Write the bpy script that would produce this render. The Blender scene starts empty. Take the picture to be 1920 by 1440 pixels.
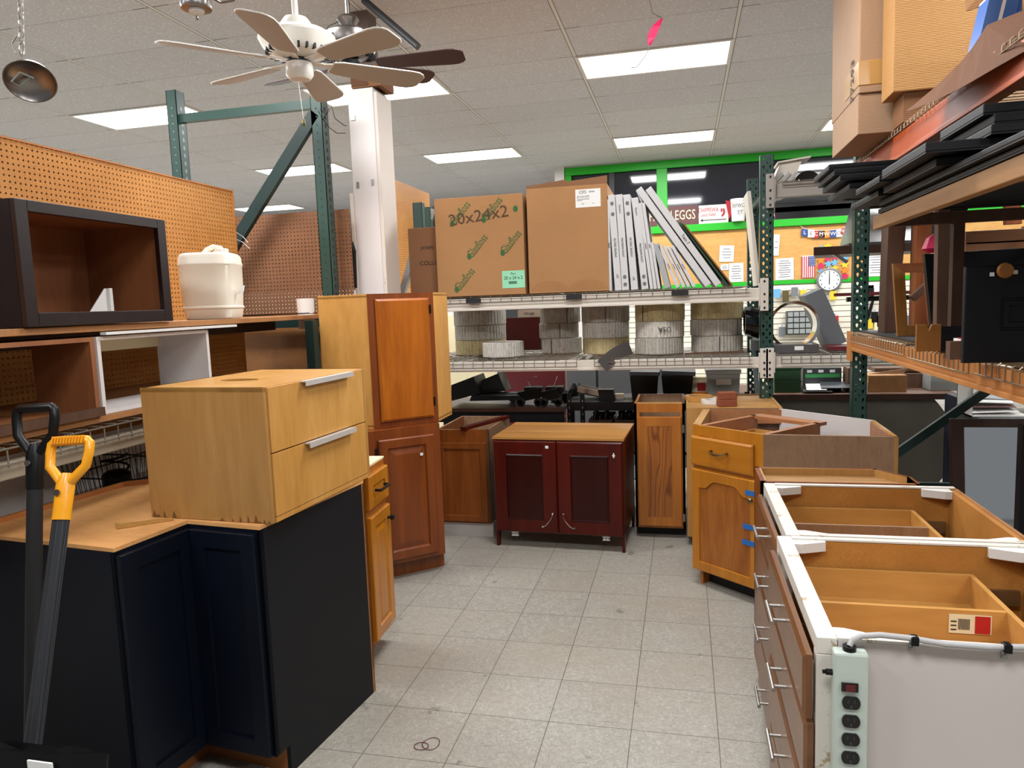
import bpy, bmesh, math, random
from mathutils import Matrix, Vector, noise as mnoise
random.seed(7)
scene = bpy.context.scene
COL = scene.collection
PI = math.pi

# ------------------------------------------------------------------ camera
FPX, YAW, PITCH, ROLL = 1354.8, -0.23512, -0.10998, -0.03645
CAM = Vector((0.0, 0.0, 1.55))
_w = Vector((math.sin(YAW)*math.cos(PITCH), math.cos(YAW)*math.cos(PITCH), math.sin(PITCH)))
_r0 = Vector((math.cos(YAW), -math.sin(YAW), 0.0))
_u0 = _r0.cross(_w)
_r = _r0*math.cos(ROLL) + _u0*math.sin(ROLL)
_u = -_r0*math.sin(ROLL) + _u0*math.cos(ROLL)
cam_data = bpy.data.cameras.new('camera')
cam_data.sensor_width = 36.0
cam_data.lens = 36.0*FPX/1920.0
cam_data.clip_start = 0.02
cam_data.clip_end = 200
cam = bpy.data.objects.new('camera', cam_data)
COL.objects.link(cam)
cam.matrix_world = Matrix(((_r.x, _u.x, -_w.x, CAM.x), (_r.y, _u.y, -_w.y, CAM.y), (_r.z, _u.z, -_w.z, CAM.z), (0, 0, 0, 1)))
scene.camera = cam

# ------------------------------------------------------------------ world, exposure
scene.view_settings.view_transform = 'Standard'
scene.view_settings.look = 'None'
scene.view_settings.exposure = EXPO = 0.0
scene.view_settings.gamma = 1.0
scene.view_settings.use_curve_mapping = False
world = bpy.data.worlds.new('world'); scene.world = world
world.use_nodes = True
world.node_tree.nodes['Background'].inputs['Color'].default_value = (0.93, 0.96, 1.0, 1)
world.node_tree.nodes['Background'].inputs['Strength'].default_value = WORLD_S = 0.28

# ------------------------------------------------------------------ ceiling grid and its lamps
CEIL_Z = 3.50
CX, CY, GX, GY = -0.823, 5.392, 1.2192, 0.6096
LAMP_E = 62.0
light_cells = [(i, r) for r in (-9, -4, 1, 6) for i in (-6, -4, -2, 0, 2, 4)] + [(i, 11) for i in (-8, -6, -4)] + [(-8, 1), (-8, 6)]
for (i, r) in light_cells:
    L = bpy.data.lights.new('panel_lamp', 'AREA')
    L.shape = 'RECTANGLE'; L.size = GX-0.08; L.size_y = GY-0.08
    L.energy = LAMP_E; L.color = (0.985, 0.99, 1.0)
    lo = bpy.data.objects.new('panel_lamp', L); COL.objects.link(lo)
    lo.location = (CX+(i+.5)*GX, CY+(r+.5)*GY, CEIL_Z-0.035)

# pixel of the 1920x1440 photograph -> point of the place on a plane
def ray(px, py):
    return _w + _r*((px-960)/FPX) - _u*((py-720)/FPX)
def at_y(px, py, Y):
    d = ray(px, py); return CAM + d*(Y/d.y)
def at_x(px, py, X):
    d = ray(px, py); return CAM + d*(X/d.x)
def at_z(px, py, Z):
    d = ray(px, py); return CAM + d*((Z-CAM.z)/d.z)

# ------------------------------------------------------------------ materials
def lin(c):
    return tuple((v/12.92 if v <= .04045 else ((v+.055)/1.055)**2.4) for v in c)
def hexc(h):
    return lin(tuple(int(h[k:k+2], 16)/255 for k in (0, 2, 4))) + (1,)
_mats = {}
def woodc(h):
    c = hexc(h); return (c[0]*.86, c[1]*.76, c[2]*.62, 1)
def newmat(name):
    m = bpy.data.materials.new(name); m.use_nodes = True
    nt = m.node_tree; b = nt.nodes['Principled BSDF']
    return m, nt, b
def plain(name, h, rough=.5, metal=0, spec=None, bump=0, vary=.08, vscale=6, coat=0, emit=0):
    if name in _mats: return _mats[name]
    m, nt, b = newmat(name)
    c = hexc(h)
    N = nt.nodes; K = nt.links
    tc = N.new('ShaderNodeTexCoord')
    no = N.new('ShaderNodeTexNoise'); no.inputs['Scale'].default_value = vscale; no.inputs['Detail'].default_value = 5
    K.new(tc.outputs['Object'], no.inputs['Vector'])
    mx = N.new('ShaderNodeMix'); mx.data_type = 'RGBA'
    mx.inputs[6].default_value = tuple(v*(1-vary) for v in c[:3])+(1,)
    mx.inputs[7].default_value = tuple(min(1, v*(1+vary)) for v in c[:3])+(1,)
    K.new(no.outputs['Fac'], mx.inputs[0]); K.new(mx.outputs[2], b.inputs['Base Color'])
    b.inputs['Roughness'].default_value = rough; b.inputs['Metallic'].default_value = metal
    if spec is not None: b.inputs['Specular IOR Level'].default_value = spec
    if coat: b.inputs['Coat Weight'].default_value = coat; b.inputs['Coat Roughness'].default_value = .15
    if emit:
        b.inputs['Emission Color'].default_value = c; b.inputs['Emission Strength'].default_value = emit
    if bump:
        bp = N.new('ShaderNodeBump'); bp.inputs['Strength'].default_value = bump; bp.inputs['Distance'].default_value = .002
        n2 = N.new('ShaderNodeTexNoise'); n2.inputs['Scale'].default_value = vscale*12
        K.new(tc.outputs['Object'], n2.inputs['Vector']); K.new(n2.outputs['Fac'], bp.inputs['Height']); K.new(bp.outputs[0], b.inputs['Normal'])
    _mats[name] = m
    return m
def wood(name, h1, h2, axis='Z', scale=14, rough=.38, coat=.0, stretch=.07, distort=1.2, strong=0, h3=None, spec=.4):
    """two-tone wood grain stretched along one axis; strong adds cathedral figure lines"""
    if name in _mats: return _mats[name]
    m, nt, b = newmat(name); N = nt.nodes; K = nt.links
    tc = N.new('ShaderNodeTexCoord'); mp = N.new('ShaderNodeMapping')
    s = [1, 1, 1]; s['XYZ'.index(axis)] = stretch
    mp.inputs['Scale'].default_value = s
    K.new(tc.outputs['Object'], mp.inputs['Vector'])
    n1 = N.new('ShaderNodeTexNoise'); n1.inputs['Scale'].default_value = scale; n1.inputs['Detail'].default_value = 7
    n1.inputs['Roughness'].default_value = .62; n1.inputs['Distortion'].default_value = distort
    K.new(mp.outputs[0], n1.inputs['Vector'])
    r1 = N.new('ShaderNodeValToRGB')
    r1.color_ramp.elements[0].position = .32; r1.color_ramp.elements[0].color = woodc(h2)
    r1.color_ramp.elements[1].position = .66; r1.color_ramp.elements[1].color = woodc(h1)
    K.new(n1.outputs['Fac'], r1.inputs[0])
    n2 = N.new('ShaderNodeTexNoise'); n2.inputs['Scale'].default_value = scale*9; n2.inputs['Detail'].default_value = 3
    K.new(mp.outputs[0], n2.inputs['Vector'])
    mx = N.new('ShaderNodeMix'); mx.data_type = 'RGBA'; mx.blend_type = 'MULTIPLY'
    r2 = N.new('ShaderNodeValToRGB'); r2.color_ramp.elements[0].position = .3; r2.color_ramp.elements[0].color = (.72, .68, .64, 1)
    r2.color_ramp.elements[1].position = .6; r2.color_ramp.elements[1].color = (1, 1, 1, 1)
    K.new(n2.outputs['Fac'], r2.inputs[0]); mx.inputs[0].default_value = .4
    K.new(r1.outputs[0], mx.inputs[6]); K.new(r2.outputs[0], mx.inputs[7])
    out = mx.outputs[2]
    if strong:
        mp2 = N.new('ShaderNodeMapping'); s2 = [1, 1, 1]; s2['XYZ'.index(axis)] = .16
        mp2.inputs['Scale'].default_value = s2; K.new(tc.outputs['Object'], mp2.inputs['Vector'])
        wv = N.new('ShaderNodeTexWave'); wv.wave_type = 'BANDS'; wv.bands_direction = 'X' if axis != 'X' else 'Z'
        wv.inputs['Scale'].default_value = 9; wv.inputs['Distortion'].default_value = 22; wv.inputs['Detail'].default_value = 2
        wv.inputs['Detail Scale'].default_value = .9
        K.new(mp2.outputs[0], wv.inputs['Vector'])
        r3 = N.new('ShaderNodeValToRGB'); r3.color_ramp.elements[0].position = .0; r3.color_ramp.elements[0].color = (1-strong, 1-strong*1.15, 1-strong*1.25, 1) if strong < .8 else (.2, .15, .1, 1)
        r3.color_ramp.elements[1].position = .28; r3.color_ramp.elements[1].color = (1, 1, 1, 1)
        K.new(wv.outputs['Fac'], r3.inputs[0])
        m3 = N.new('ShaderNodeMix'); m3.data_type = 'RGBA'; m3.blend_type = 'MULTIPLY'; m3.inputs[0].default_value = 1
        K.new(out, m3.inputs[6]); K.new(r3.outputs[0], m3.inputs[7]); out = m3.outputs[2]
    n4 = noisen(nt, tc.outputs['Object'], 3.1, 5, .65); out = mixc(nt, mathn(nt, 'MULTIPLY', ramp(nt, n4, .45, .75), .28), out, woodc(h2))
    K.new(out, b.inputs['Base Color'])
    b.inputs['Roughness'].default_value = rough; b.inputs['Specular IOR Level'].default_value = spec
    if coat: b.inputs['Coat Weight'].default_value = coat; b.inputs['Coat Roughness'].default_value = .2
    bp = N.new('ShaderNodeBump'); bp.inputs['Strength'].default_value = .15; bp.inputs['Distance'].default_value = .001
    K.new(n1.outputs['Fac'], bp.inputs['Height']); K.new(bp.outputs[0], b.inputs['Normal'])
    _mats[name] = m
    return m
def mathn(nt, op, a, b=None, c=None):
    n = nt.nodes.new('ShaderNodeMath'); n.operation = op
    for k, v in enumerate((a, b, c)):
        if v is None: continue
        if isinstance(v, (int, float)): n.inputs[k].default_value = v
        else: nt.links.new(v, n.inputs[k])
    return n.outputs[0]
def mixc(nt, fac, a, b):
    n = nt.nodes.new('ShaderNodeMix'); n.data_type = 'RGBA'
    if isinstance(fac, (int, float)): n.inputs[0].default_value = fac
    else: nt.links.new(fac, n.inputs[0])
    for k, v in ((6, a), (7, b)):
        if isinstance(v, tuple): n.inputs[k].default_value = v
        else: nt.links.new(v, n.inputs[k])
    return n.outputs[2]
def noisen(nt, vec, scale, detail=4, rough=.5, dist=0):
    n = nt.nodes.new('ShaderNodeTexNoise'); n.inputs['Scale'].default_value = scale; n.inputs['Detail'].default_value = detail
    n.inputs['Roughness'].default_value = rough; n.inputs['Distortion'].default_value = dist
    nt.links.new(vec, n.inputs['Vector']); return n.outputs['Fac']
def ramp(nt, fac, p0, p1, c0=(0, 0, 0, 1), c1=(1, 1, 1, 1)):
    r = nt.nodes.new('ShaderNodeValToRGB'); e = r.color_ramp.elements
    e[0].position = p0; e[0].color = c0; e[1].position = p1; e[1].color = c1
    nt.links.new(fac, r.inputs[0]); return r.outputs[0]
def edge_dist(nt, coord, off, step):
    """distance (in metres) of coord to the nearest multiple of step"""
    t = mathn(nt, 'DIVIDE', mathn(nt, 'SUBTRACT', coord, off), step)
    fr = mathn(nt, 'FRACT', t)
    return mathn(nt, 'MULTIPLY', mathn(nt, 'MINIMUM', fr, mathn(nt, 'SUBTRACT', 1.0, fr)), step), mathn(nt, 'FLOOR', t)
def floor_material():
    m, nt, b = newmat('vinyl_tile_floor'); K = nt.links
    tc = nt.nodes.new('ShaderNodeTexCoord'); sp = nt.nodes.new('ShaderNodeSeparateXYZ'); K.new(tc.outputs['Object'], sp.inputs[0])
    dx, ix = edge_dist(nt, sp.outputs[0], -1.112, .3046); dy, iy = edge_dist(nt, sp.outputs[1], 2.4896, .3046)
    d = mathn(nt, 'MINIMUM', dx, dy)
    cell = nt.nodes.new('ShaderNodeCombineXYZ'); K.new(ix, cell.inputs[0]); K.new(iy, cell.inputs[1])
    wn = nt.nodes.new('ShaderNodeTexWhiteNoise'); K.new(cell.outputs[0], wn.inputs['Vector'])
    base = mixc(nt, wn.outputs['Value'], hexc('938f86'), hexc('9e9b91'))
    # streaky marbling turned per tile
    off = nt.nodes.new('ShaderNodeVectorMath'); off.operation = 'ADD'; K.new(tc.outputs['Object'], off.inputs[0]); K.new(cell.outputs[0], off.inputs[1])
    n1 = noisen(nt, off.outputs[0], 26, 8, .7, 2.5)
    base = mixc(nt, ramp(nt, n1, .42, .7), base, hexc('b8b5ab'))
    n1b = noisen(nt, off.outputs[0], 60, 6, .75, 3)
    base = mixc(nt, mathn(nt, 'MULTIPLY', ramp(nt, n1b, .5, .3), .55), base, hexc('87827a'))
    big = noisen(nt, tc.outputs['Object'], 1.3, 4, .6)
    base = mixc(nt, mathn(nt, 'MULTIPLY', ramp(nt, big, .42, .7), .5), base, hexc('968d7c'))
    # scuffs
    mp = nt.nodes.new('ShaderNodeMapping'); mp.inputs['Rotation'].default_value = (0, 0, .9); mp.inputs['Scale'].default_value = (1, 7, 1)
    K.new(tc.outputs['Object'], mp.inputs[0])
    sc = noisen(nt, mp.outputs[0], 9, 9, .75, .6)
    base = mixc(nt, mathn(nt, 'MULTIPLY', ramp(nt, sc, .60, .68), .6), base, hexc('57524a'))
    mp2 = nt.nodes.new('ShaderNodeMapping'); mp2.inputs['Rotation'].default_value = (0, 0, -.5); mp2.inputs['Scale'].default_value = (9, 1, 1)
    K.new(tc.outputs['Object'], mp2.inputs[0])
    sc2 = noisen(nt, mp2.outputs[0], 11, 8, .75, .5)
    base = mixc(nt, mathn(nt, 'MULTIPLY', ramp(nt, sc2, .61, .67), .55), base, hexc('c3c0b8'))
    sp3 = noisen(nt, tc.outputs['Object'], 7, 3, .5)
    base = mixc(nt, mathn(nt, 'MULTIPLY', ramp(nt, sp3, .69, .72), .5), base, hexc('4a443d'))
    line = mathn(nt, 'LESS_THAN', d, .0013)
    col = mixc(nt, line, base, hexc('45423d'))
    K.new(col, b.inputs['Base Color'])
    b.inputs['Roughness'].default_value = .42; b.inputs['Specular IOR Level'].default_value = .35
    return m
def ceiling_material():
    m, nt, b = newmat('acoustic_ceiling'); K = nt.links
    tc = nt.nodes.new('ShaderNodeTexCoord'); sp = nt.nodes.new('ShaderNodeSeparateXYZ'); K.new(tc.outputs['Object'], sp.inputs[0])
    dx, ix = edge_dist(nt, sp.outputs[0], CX, GX); dy, iy = edge_dist(nt, sp.outputs[1], CY, GY)
    cell = nt.nodes.new('ShaderNodeCombineXYZ'); K.new(ix, cell.inputs[0]); K.new(iy, cell.inputs[1])
    wn = nt.nodes.new('ShaderNodeTexWhiteNoise'); K.new(cell.outputs[0], wn.inputs['Vector'])
    base = mixc(nt, wn.outputs['Value'], hexc('e0e1e8'), hexc('e8e9f0'))
    pit = noisen(nt, tc.outputs['Object'], 95, 3, .6)
    base = mixc(nt, mathn(nt, 'MULTIPLY', ramp(nt, pit, .4, .3), .45), base, hexc('8f8c8a'))
    big = noisen(nt, tc.outputs['Object'], 1.1, 3, .6)
    base = mixc(nt, mathn(nt, 'MULTIPLY', ramp(nt, big, .55, .8), .3), base, hexc('b9b6b2'))
    # cross seams show dark near the runners only
    near = mathn(nt, 'LESS_THAN', dx, .13)
    seam = mathn(nt, 'LESS_THAN', dy, .005)
    seamf = mathn(nt, 'MULTIPLY', seam, mathn(nt, 'ADD', .3, mathn(nt, 'MULTIPLY', near, .55)))
    base = mixc(nt, seamf, base, hexc('45423f'))
    edge = mathn(nt, 'LESS_THAN', dx, .017)  # shadow along both sides of each runner, put into the ceiling colour
    base = mixc(nt, mathn(nt, 'MULTIPLY', edge, .8), base, hexc('55514e'))
    bar = mathn(nt, 'LESS_THAN', dx, .011)
    base = mixc(nt, bar, base, hexc('dad7d3'))
    K.new(base, b.inputs['Base Color']); b.inputs['Roughness'].default_value = .85
    return m
def peg_material(name, h1, h2, axis_a, pitch=.0254, rough=.55, r=.0044):
    """brown board with real see-through peg holes; axis_a is the board's horizontal axis"""
    m, nt, b = newmat(name); K = nt.links
    tc = nt.nodes.new('ShaderNodeTexCoord'); sp = nt.nodes.new('ShaderNodeSeparateXYZ'); K.new(tc.outputs['Object'], sp.inputs[0])
    da, _ = edge_dist(nt, sp.outputs[axis_a], pitch*.5, pitch); dz, _ = edge_dist(nt, sp.outputs[2], .004, pitch)
    d = mathn(nt, 'SQRT', mathn(nt, 'ADD', mathn(nt, 'MULTIPLY', da, da), mathn(nt, 'MULTIPLY', dz, dz)))
    hole = mathn(nt, 'LESS_THAN', d, r)
    n = noisen(nt, tc.outputs['Object'], 5, 6, .7); fine = noisen(nt, tc.outputs['Object'], 220, 2, .6)
    col = mixc(nt, ramp(nt, n, .35, .7), hexc(h1), hexc(h2))
    col = mixc(nt, mathn(nt, 'MULTIPLY', ramp(nt, fine, .35, .65), .3), col, hexc('5a3a20'))
    K.new(col, b.inputs['Base Color']); b.inputs['Roughness'].default_value = rough; b.inputs['Specular IOR Level'].default_value = .3
    tr = nt.nodes.new('ShaderNodeBsdfTransparent'); ms = nt.nodes.new('ShaderNodeMixShader')
    K.new(hole, ms.inputs[0]); K.new(b.outputs[0], ms.inputs[1]); K.new(tr.outputs[0], ms.inputs[2])
    K.new(ms.outputs[0], nt.nodes['Material Output'].inputs[0])
    return m
def slat_material():
    m, nt, b = newmat('slatwall_panel'); K = nt.links
    tc = nt.nodes.new('ShaderNodeTexCoord'); sp = nt.nodes.new('ShaderNodeSeparateXYZ'); K.new(tc.outputs['Object'], sp.inputs[0])
    d, _ = edge_dist(nt, sp.outputs[2], 0, .0762)
    n = noisen(nt, tc.outputs['Object'], 3, 3)
    base = mixc(nt, n, hexc('d9d3c0'), hexc('e6e1d1'))
    K.new(mixc(nt, mathn(nt, 'LESS_THAN', d, .005), base, hexc('5d564a')), b.inputs['Base Color']); b.inputs['Roughness'].default_value = .5
    return m
def speckle(name, h1, h2, h3, scale=120, rough=.6):
    """particle board"""
    if name in _mats: return _mats[name]
    m, nt, b = newmat(name); K = nt.links
    tc = nt.nodes.new('ShaderNodeTexCoord')
    n = noisen(nt, tc.outputs['Object'], scale, 5, .7); n2 = noisen(nt, tc.outputs['Object'], 4, 4, .6)
    col = mixc(nt, ramp(nt, n, .35, .65), woodc(h1), woodc(h2)); col = mixc(nt, mathn(nt, 'MULTIPLY', ramp(nt, n2, .4, .7), .6), col, woodc(h3))
    K.new(col, b.inputs['Base Color']); b.inputs['Roughness'].default_value = rough
    _mats[name] = m; return m
def wear(name, h, hw, thr=.62, scale=5, rough=.5, metal=0, stretch=(1, 1, 1)):
    """painted surface with chips, scuffs and dirt"""
    if name in _mats: return _mats[name]
    m, nt, b = newmat(name); K = nt.links
    tc = nt.nodes.new('ShaderNodeTexCoord'); mp = nt.nodes.new('ShaderNodeMapping'); mp.inputs['Scale'].default_value = stretch
    K.new(tc.outputs['Object'], mp.inputs[0])
    n = noisen(nt, mp.outputs[0], scale, 9, .72, .4); n2 = noisen(nt, tc.outputs['Object'], 2.2, 3)
    c = hexc(h); col = mixc(nt, n2, tuple(v*.92 for v in c[:3])+(1,), tuple(min(1, v*1.06) for v in c[:3])+(1,))
    col = mixc(nt, ramp(nt, n, thr, thr+.03), col, hexc(hw))
    K.new(col, b.inputs['Base Color']); b.inputs['Roughness'].default_value = rough; b.inputs['Metallic'].default_value = metal
    _mats[name] = m; return m
def roll_material(name, h1, h2):
    if name in _mats: return _mats[name]
    m, nt, b = newmat(name); K = nt.links
    tc = nt.nodes.new('ShaderNodeTexCoord')
    mp = nt.nodes.new('ShaderNodeMapping'); mp.inputs['Scale'].default_value = (1, 1, .08); K.new(tc.outputs['Object'], mp.inputs[0])
    n = noisen(nt, mp.outputs[0], 70, 5, .7); n2 = noisen(nt, tc.outputs['Object'], 40, 4, .7)
    col = mixc(nt, ramp(nt, n, .35, .65), hexc(h1), hexc(h2)); col = mixc(nt, mathn(nt, 'MULTIPLY', ramp(nt, n2, .5, .62), .3), col, hexc('5a554c'))
    K.new(col, b.inputs['Base Color']); b.inputs['Roughness'].default_value = .75
    _mats[name] = m; return m
def cardboard(name, h, corr=False, axis=2):
    if name in _mats: return _mats[name]
    m, nt, b = newmat(name); K = nt.links; c = hexc(h); c = (c[0]*.86, c[1]*.85, c[2]*.86, 1)
    tc = nt.nodes.new('ShaderNodeTexCoord'); sp = nt.nodes.new('ShaderNodeSeparateXYZ'); K.new(tc.outputs['Object'], sp.inputs[0])
    n = noisen(nt, tc.outputs['Object'], 3, 5, .6)
    col = mixc(nt, n, tuple(v*.85 for v in c[:3])+(1,), tuple(min(1, v*1.1) for v in c[:3])+(1,))
    K.new(col, b.inputs['Base Color']); b.inputs['Roughness'].default_value = .75; b.inputs['Specular IOR Level'].default_value = .2
    bp = nt.nodes.new('ShaderNodeBump'); bp.inputs['Strength'].default_value = .3 if corr else .1; bp.inputs['Distance'].default_value = .003
    s = mathn(nt, 'SINE', mathn(nt, 'MULTIPLY', sp.outputs[axis], 880 if corr else 700)); K.new(s, bp.inputs['Height']); K.new(bp.outputs[0], b.inputs['Normal'])
    _mats[name] = m; return m

M = {}
M['navy'] = plain('navy_paint', '060c19', .45, spec=.22, vary=.05)
M['navy_side'] = plain('navy_side_panel', '101216', .55, spec=.22, vary=.05)
M['raw_orange'] = wood('raw_plywood_top', 'f0bf85', 'e6b078', 'X', 5, .5, stretch=.5)
M['raw_edge'] = wood('raw_edge_strip', 'c98a52', 'b67a45', 'X', 8, .5)
M['toe_wood'] = wood('toe_kick_wood', 'a9713f', '8d5a30', 'X', 9, .5)
M['maple'] = wood('maple_veneer', 'bd9660', 'a8804c', 'Z', 5, .32, stretch=.12, distort=.8, spec=.45)
M['maple_y'] = wood('maple_front', 'd7ab66', 'c6954f', 'Z', 6, .3, stretch=.15, distort=1.0, spec=.45)
M['oak_tan'] = wood('tan_cabinet_side', 'e4b56c', 'd4a155', 'Z', 3, .5, stretch=.3)
M['cherry'] = wood('cherry_door', 'be701e', '9a5510', 'Z', 6, .28, coat=.25, stretch=.12, distort=1.8)
M['cherry_dk'] = wood('cherry_frame', '8a4a1d', '6d3612', 'Z', 9, .33, coat=.15)
M['brown_oak'] = wood('brown_oak', '96592a', '7a4319', 'Z', 16, .35, coat=.1, strong=.0)
M['honey'] = wood('honey_oak', 'bd7c30', 'a46420', 'Z', 12, .33, coat=.2)
M['honey_y'] = wood('honey_yellow_oak', 'c98a2a', 'b47418', 'Z', 7, .3, coat=.25)
M['honey_x'] = wood('honey_yellow_oak_cross', 'c98a2a', 'b47418', 'X', 7, .3, coat=.25)
M['honey_panel'] = wood('knotty_panel', 'b47530', '975818', 'Z', 7, .32, coat=.2, stretch=.2, distort=2.5)
M['oak_figured'] = wood('figured_oak', 'b07030', '93571e', 'Z', 9, .33, coat=.2, strong=.5)
M['mahogany'] = wood('mahogany_red', '5a1a12', '44100c', 'Z', 8, .3, coat=.06, spec=.22)
M['mahogany_panel'] = wood('mahogany_panel', '3a100c', '2c0a08', 'Z', 8, .3, coat=.06, spec=.22)
M['ply_top'] = wood('plywood_top', 'c89a5a', 'b18044', 'X', 6, .5, stretch=.1)
M['laminate_brown'] = wood('brown_laminate', 'a08672', '8e735d', 'Z', 20, .5, stretch=.2)
M['pale_maple'] = wood('pale_maple', 'c7a069', 'b58b52', 'Z', 5, .4, stretch=.15)
M['white_melamine'] = plain('white_melamine', 'cfc9c6', .45, vary=.04)
M['particle'] = speckle('orange_particle_board', 'b5803a', 'c8924a', '9a6a2c', 160)
M['fibre'] = speckle('brown_fibreboard', '8a5e33', '9d6f3f', '6b4423', 120)
M['birch'] = wood('birch_drawer_box', 'd0a464', 'bf9152', 'X', 5, .35, stretch=.2, distort=.6)
M['slab_brown'] = wood('brown_drawer_front', '87603f', '70492c', 'Y', 9, .33, coat=.15)
M['edge_dark'] = plain('dark_core_edge', '4b2e1e', .5)
M['chipped_white'] = wear('chipped_white_paint', 'd6d0c6', 'a89476', .6, 14, .5)
M['white_side'] = wear('white_side_panel', 'c6bcb8', '6d6360', .735, 7, .4, stretch=(1, 1, 3))
M['col_white'] = wear('column_paint', 'd2cdcb', '4d4640', .70, 9, .45, stretch=(1.5, 1.5, .5))
M['col_trim'] = wear('column_trim_paint', 'cfc6bd', '5a4a3c', .66, 10, .5, stretch=(3, 3, .5))
M['steel'] = plain('brushed_steel', 'b9b6b1', .28, 1, vary=.03)
M['bar'] = plain('brushed_bar', 'a9a6a1', .3, .85, vary=.03)
M['pull'] = plain('satin_aluminium', 'c9c6c1', .38, .35, vary=.03)
M['chrome'] = plain('chrome', 'c8c8ca', .12, 1, vary=.02)
M['nickel'] = plain('nickel', '8d8885', .3, 1, vary=.05)
M['galv'] = plain('galvanised', '9b9d9e', .33, 1, vary=.15, vscale=12)
M['bronze'] = plain('dark_bronze', '1d1713', .4, .6)
M['brass'] = plain('antique_brass', '8a7a55', .3, 1)
M['green_post'] = wear('green_rack_paint', '213f37', '9aa39c', .7, 16, .4, stretch=(1, 1, .4))
M['green_dark'] = plain('dark_green_paint', '162b28', .42, spec=.4)
M['beam_white'] = wear('grey_white_beam', 'cfc8bd', '55504a', .72, 12, .45, stretch=(.4, 1, 1))
M['beam_orange'] = wear('orange_beam', 'c08044', '8a5526', .66, 5, .5, stretch=(1, .3, 1))
M['beam_red'] = wear('red_orange_beam', 'a84a1c', '7c3412', .66, 5, .42, stretch=(1, .3, 1))
M['wire'] = plain('deck_wire', '8f8a80', .4, .7)
M['wire_rust'] = plain('tan_deck_wire', 'a08c72', .45, .6)
M['black'] = plain('black_plastic', '050506', .4, spec=.3)
M['black_matte'] = plain('black_matte', '09090a', .6)
M['black_door'] = plain('black_painted_wood', '0a0c10', .5, spec=.28)
M['espresso'] = wood('espresso_wood', '231517', '170d0f', 'Z', 8, .38)
M['espresso_side'] = plain('espresso_side', '0b0a10', .5, spec=.25)
M['inner_brown'] = wood('cabinet_interior', '9c6a49', '84553a', 'Z', 5, .45, stretch=.15)
M['peg'] = peg_material('pegboard_orange', 'c0823f', 'cd914c', 1)
M['peg_dark'] = peg_material('pegboard_brown', '80563a', '8f6244', 0)
M['osb'] = speckle('shelf_board', 'a2744a', 'b58656', '8a5d38', 90)
M['plastic_nat'] = plain('natural_plastic', 'e6dece', .38, vary=.06, vscale=5)
M['white'] = plain('white_paint', 'd8d6d2', .45, vary=.03)
M['fan_white'] = plain('white_fan_paint', 'e0ddd5', .3, vary=.02)
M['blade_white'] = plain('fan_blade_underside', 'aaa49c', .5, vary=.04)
M['blade_dark'] = plain('dark_fan_blade', '3a2225', .45)
M['paper'] = plain('paper', 'e4e4e2', .7, vary=.02)
M['ink'] = plain('black_ink', '16161a', .7)
M['ink_grey'] = plain('grey_ink', '6b6b70', .7)
M['ink_green'] = plain('green_ink', '2f5f2c', .7)
M['ink_brown'] = plain('marker_ink', '4c3520', .7)
M['ink_red'] = plain('red_ink', 'b01a2e', .6)
M['ink_blue'] = plain('blue_ink', '23407f', .6)
M['mint'] = plain('mint_label', '8fd3ae', .6)
M['green'] = plain('bright_green_paint', '12a514', .42, vary=.04)
M['cork'] = wood('cork_panel', 'd9b274', 'cda160', 'X', 3, .7, stretch=.4)
M['slat'] = slat_material()
M['glass_dark'] = plain('night_window_glass', '1c1f29', .06, spec=.8, vary=.02)
M['card'] = cardboard('cardboard', 'b4875a')
M['card_grey'] = cardboard('greyish_cardboard', 'b08f70')
M['card_dk'] = cardboard('cardboard_brown', '8a6244')
M['card_corr'] = cardboard('corrugated_cardboard', 'c2935c', True)
M['card_in'] = cardboard('cardboard_inside', '6f4d38')
M['tape'] = plain('packing_tape', 'b58a50', .25, coat=.4)
M['filter'] = plain('white_filter_carton', 'c9c9ca', .6, vary=.04)
M['grey'] = plain('grey_panel', '6c6f72', .5)
M['grey_dk'] = plain('dark_grey_metal', '3a3c3f', .45)
M['grey_lt'] = plain('light_grey_plastic', 'a3a6a6', .4)
M['yellow_handle'] = plain('yellow_plastic', 'e59a12', .35, coat=.2)
M['shaft_grey'] = plain('grey_shaft', '3c3e42', .35, .5)
M['blue_tape'] = plain('blue_tape', '1f67b4', .6)
M['cable'] = plain('grey_cable', 'a9a7a6', .45)
M['strip'] = plain('pale_green_strip', 'b9c4bb', .35, coat=.2, vary=.03)
M['outlet'] = plain('outlet_black', '08090b', .25)
M['red'] = plain('red_plastic', 'b01c22', .4)
M['red_dark'] = plain('dark_red_board', '5a1219', .5)
M['maroon'] = plain('maroon_sign', '5a3230', .5)
M['pink'] = plain('pink_ribbon', 'c81550', .5)
M['orange'] = plain('orange_print', 'e0781c', .5)
M['yellow'] = plain('yellow_print', 'dcb82a', .5)
M['lblue'] = plain('light_blue_print', '5f9fd0', .5)
M['cream'] = plain('cream_board', 'ddd2ae', .6)
M['brick'] = speckle('red_brick', '8a4c34', '9c5c42', '6e3826', 60)
M['plank_dk'] = wood('dark_plank', '5a4133', '473024', 'Z', 9, .6)
M['plank_rd'] = wood('red_plank', '9c6038', '85492a', 'Z', 8, .5)
M['plank_gr'] = wood('grey_brown_plank', '6c5448', '584136', 'Z', 9, .6)
M['plank_tan'] = wood('tan_lumber', 'b08a5e', '9a744a', 'Y', 9, .5)
M['frame_tan'] = wood('tan_frame', 'a9783f', '93642f', 'Z', 8, .45)
M['pink_wood'] = wood('pinkish_wood', 'b58663', 'a47352', 'X', 9, .45)
M['mirror'] = plain('mirror_glass', 'd0d4d6', .03, 1, vary=0)
M['dark_wood'] = wood('dark_frame_wood', '40271d', '2f1b13', 'Z', 9, .45)
M['counter_grey'] = plain('grey_counter_front', '4b463e', .55, vary=.15)
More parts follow.
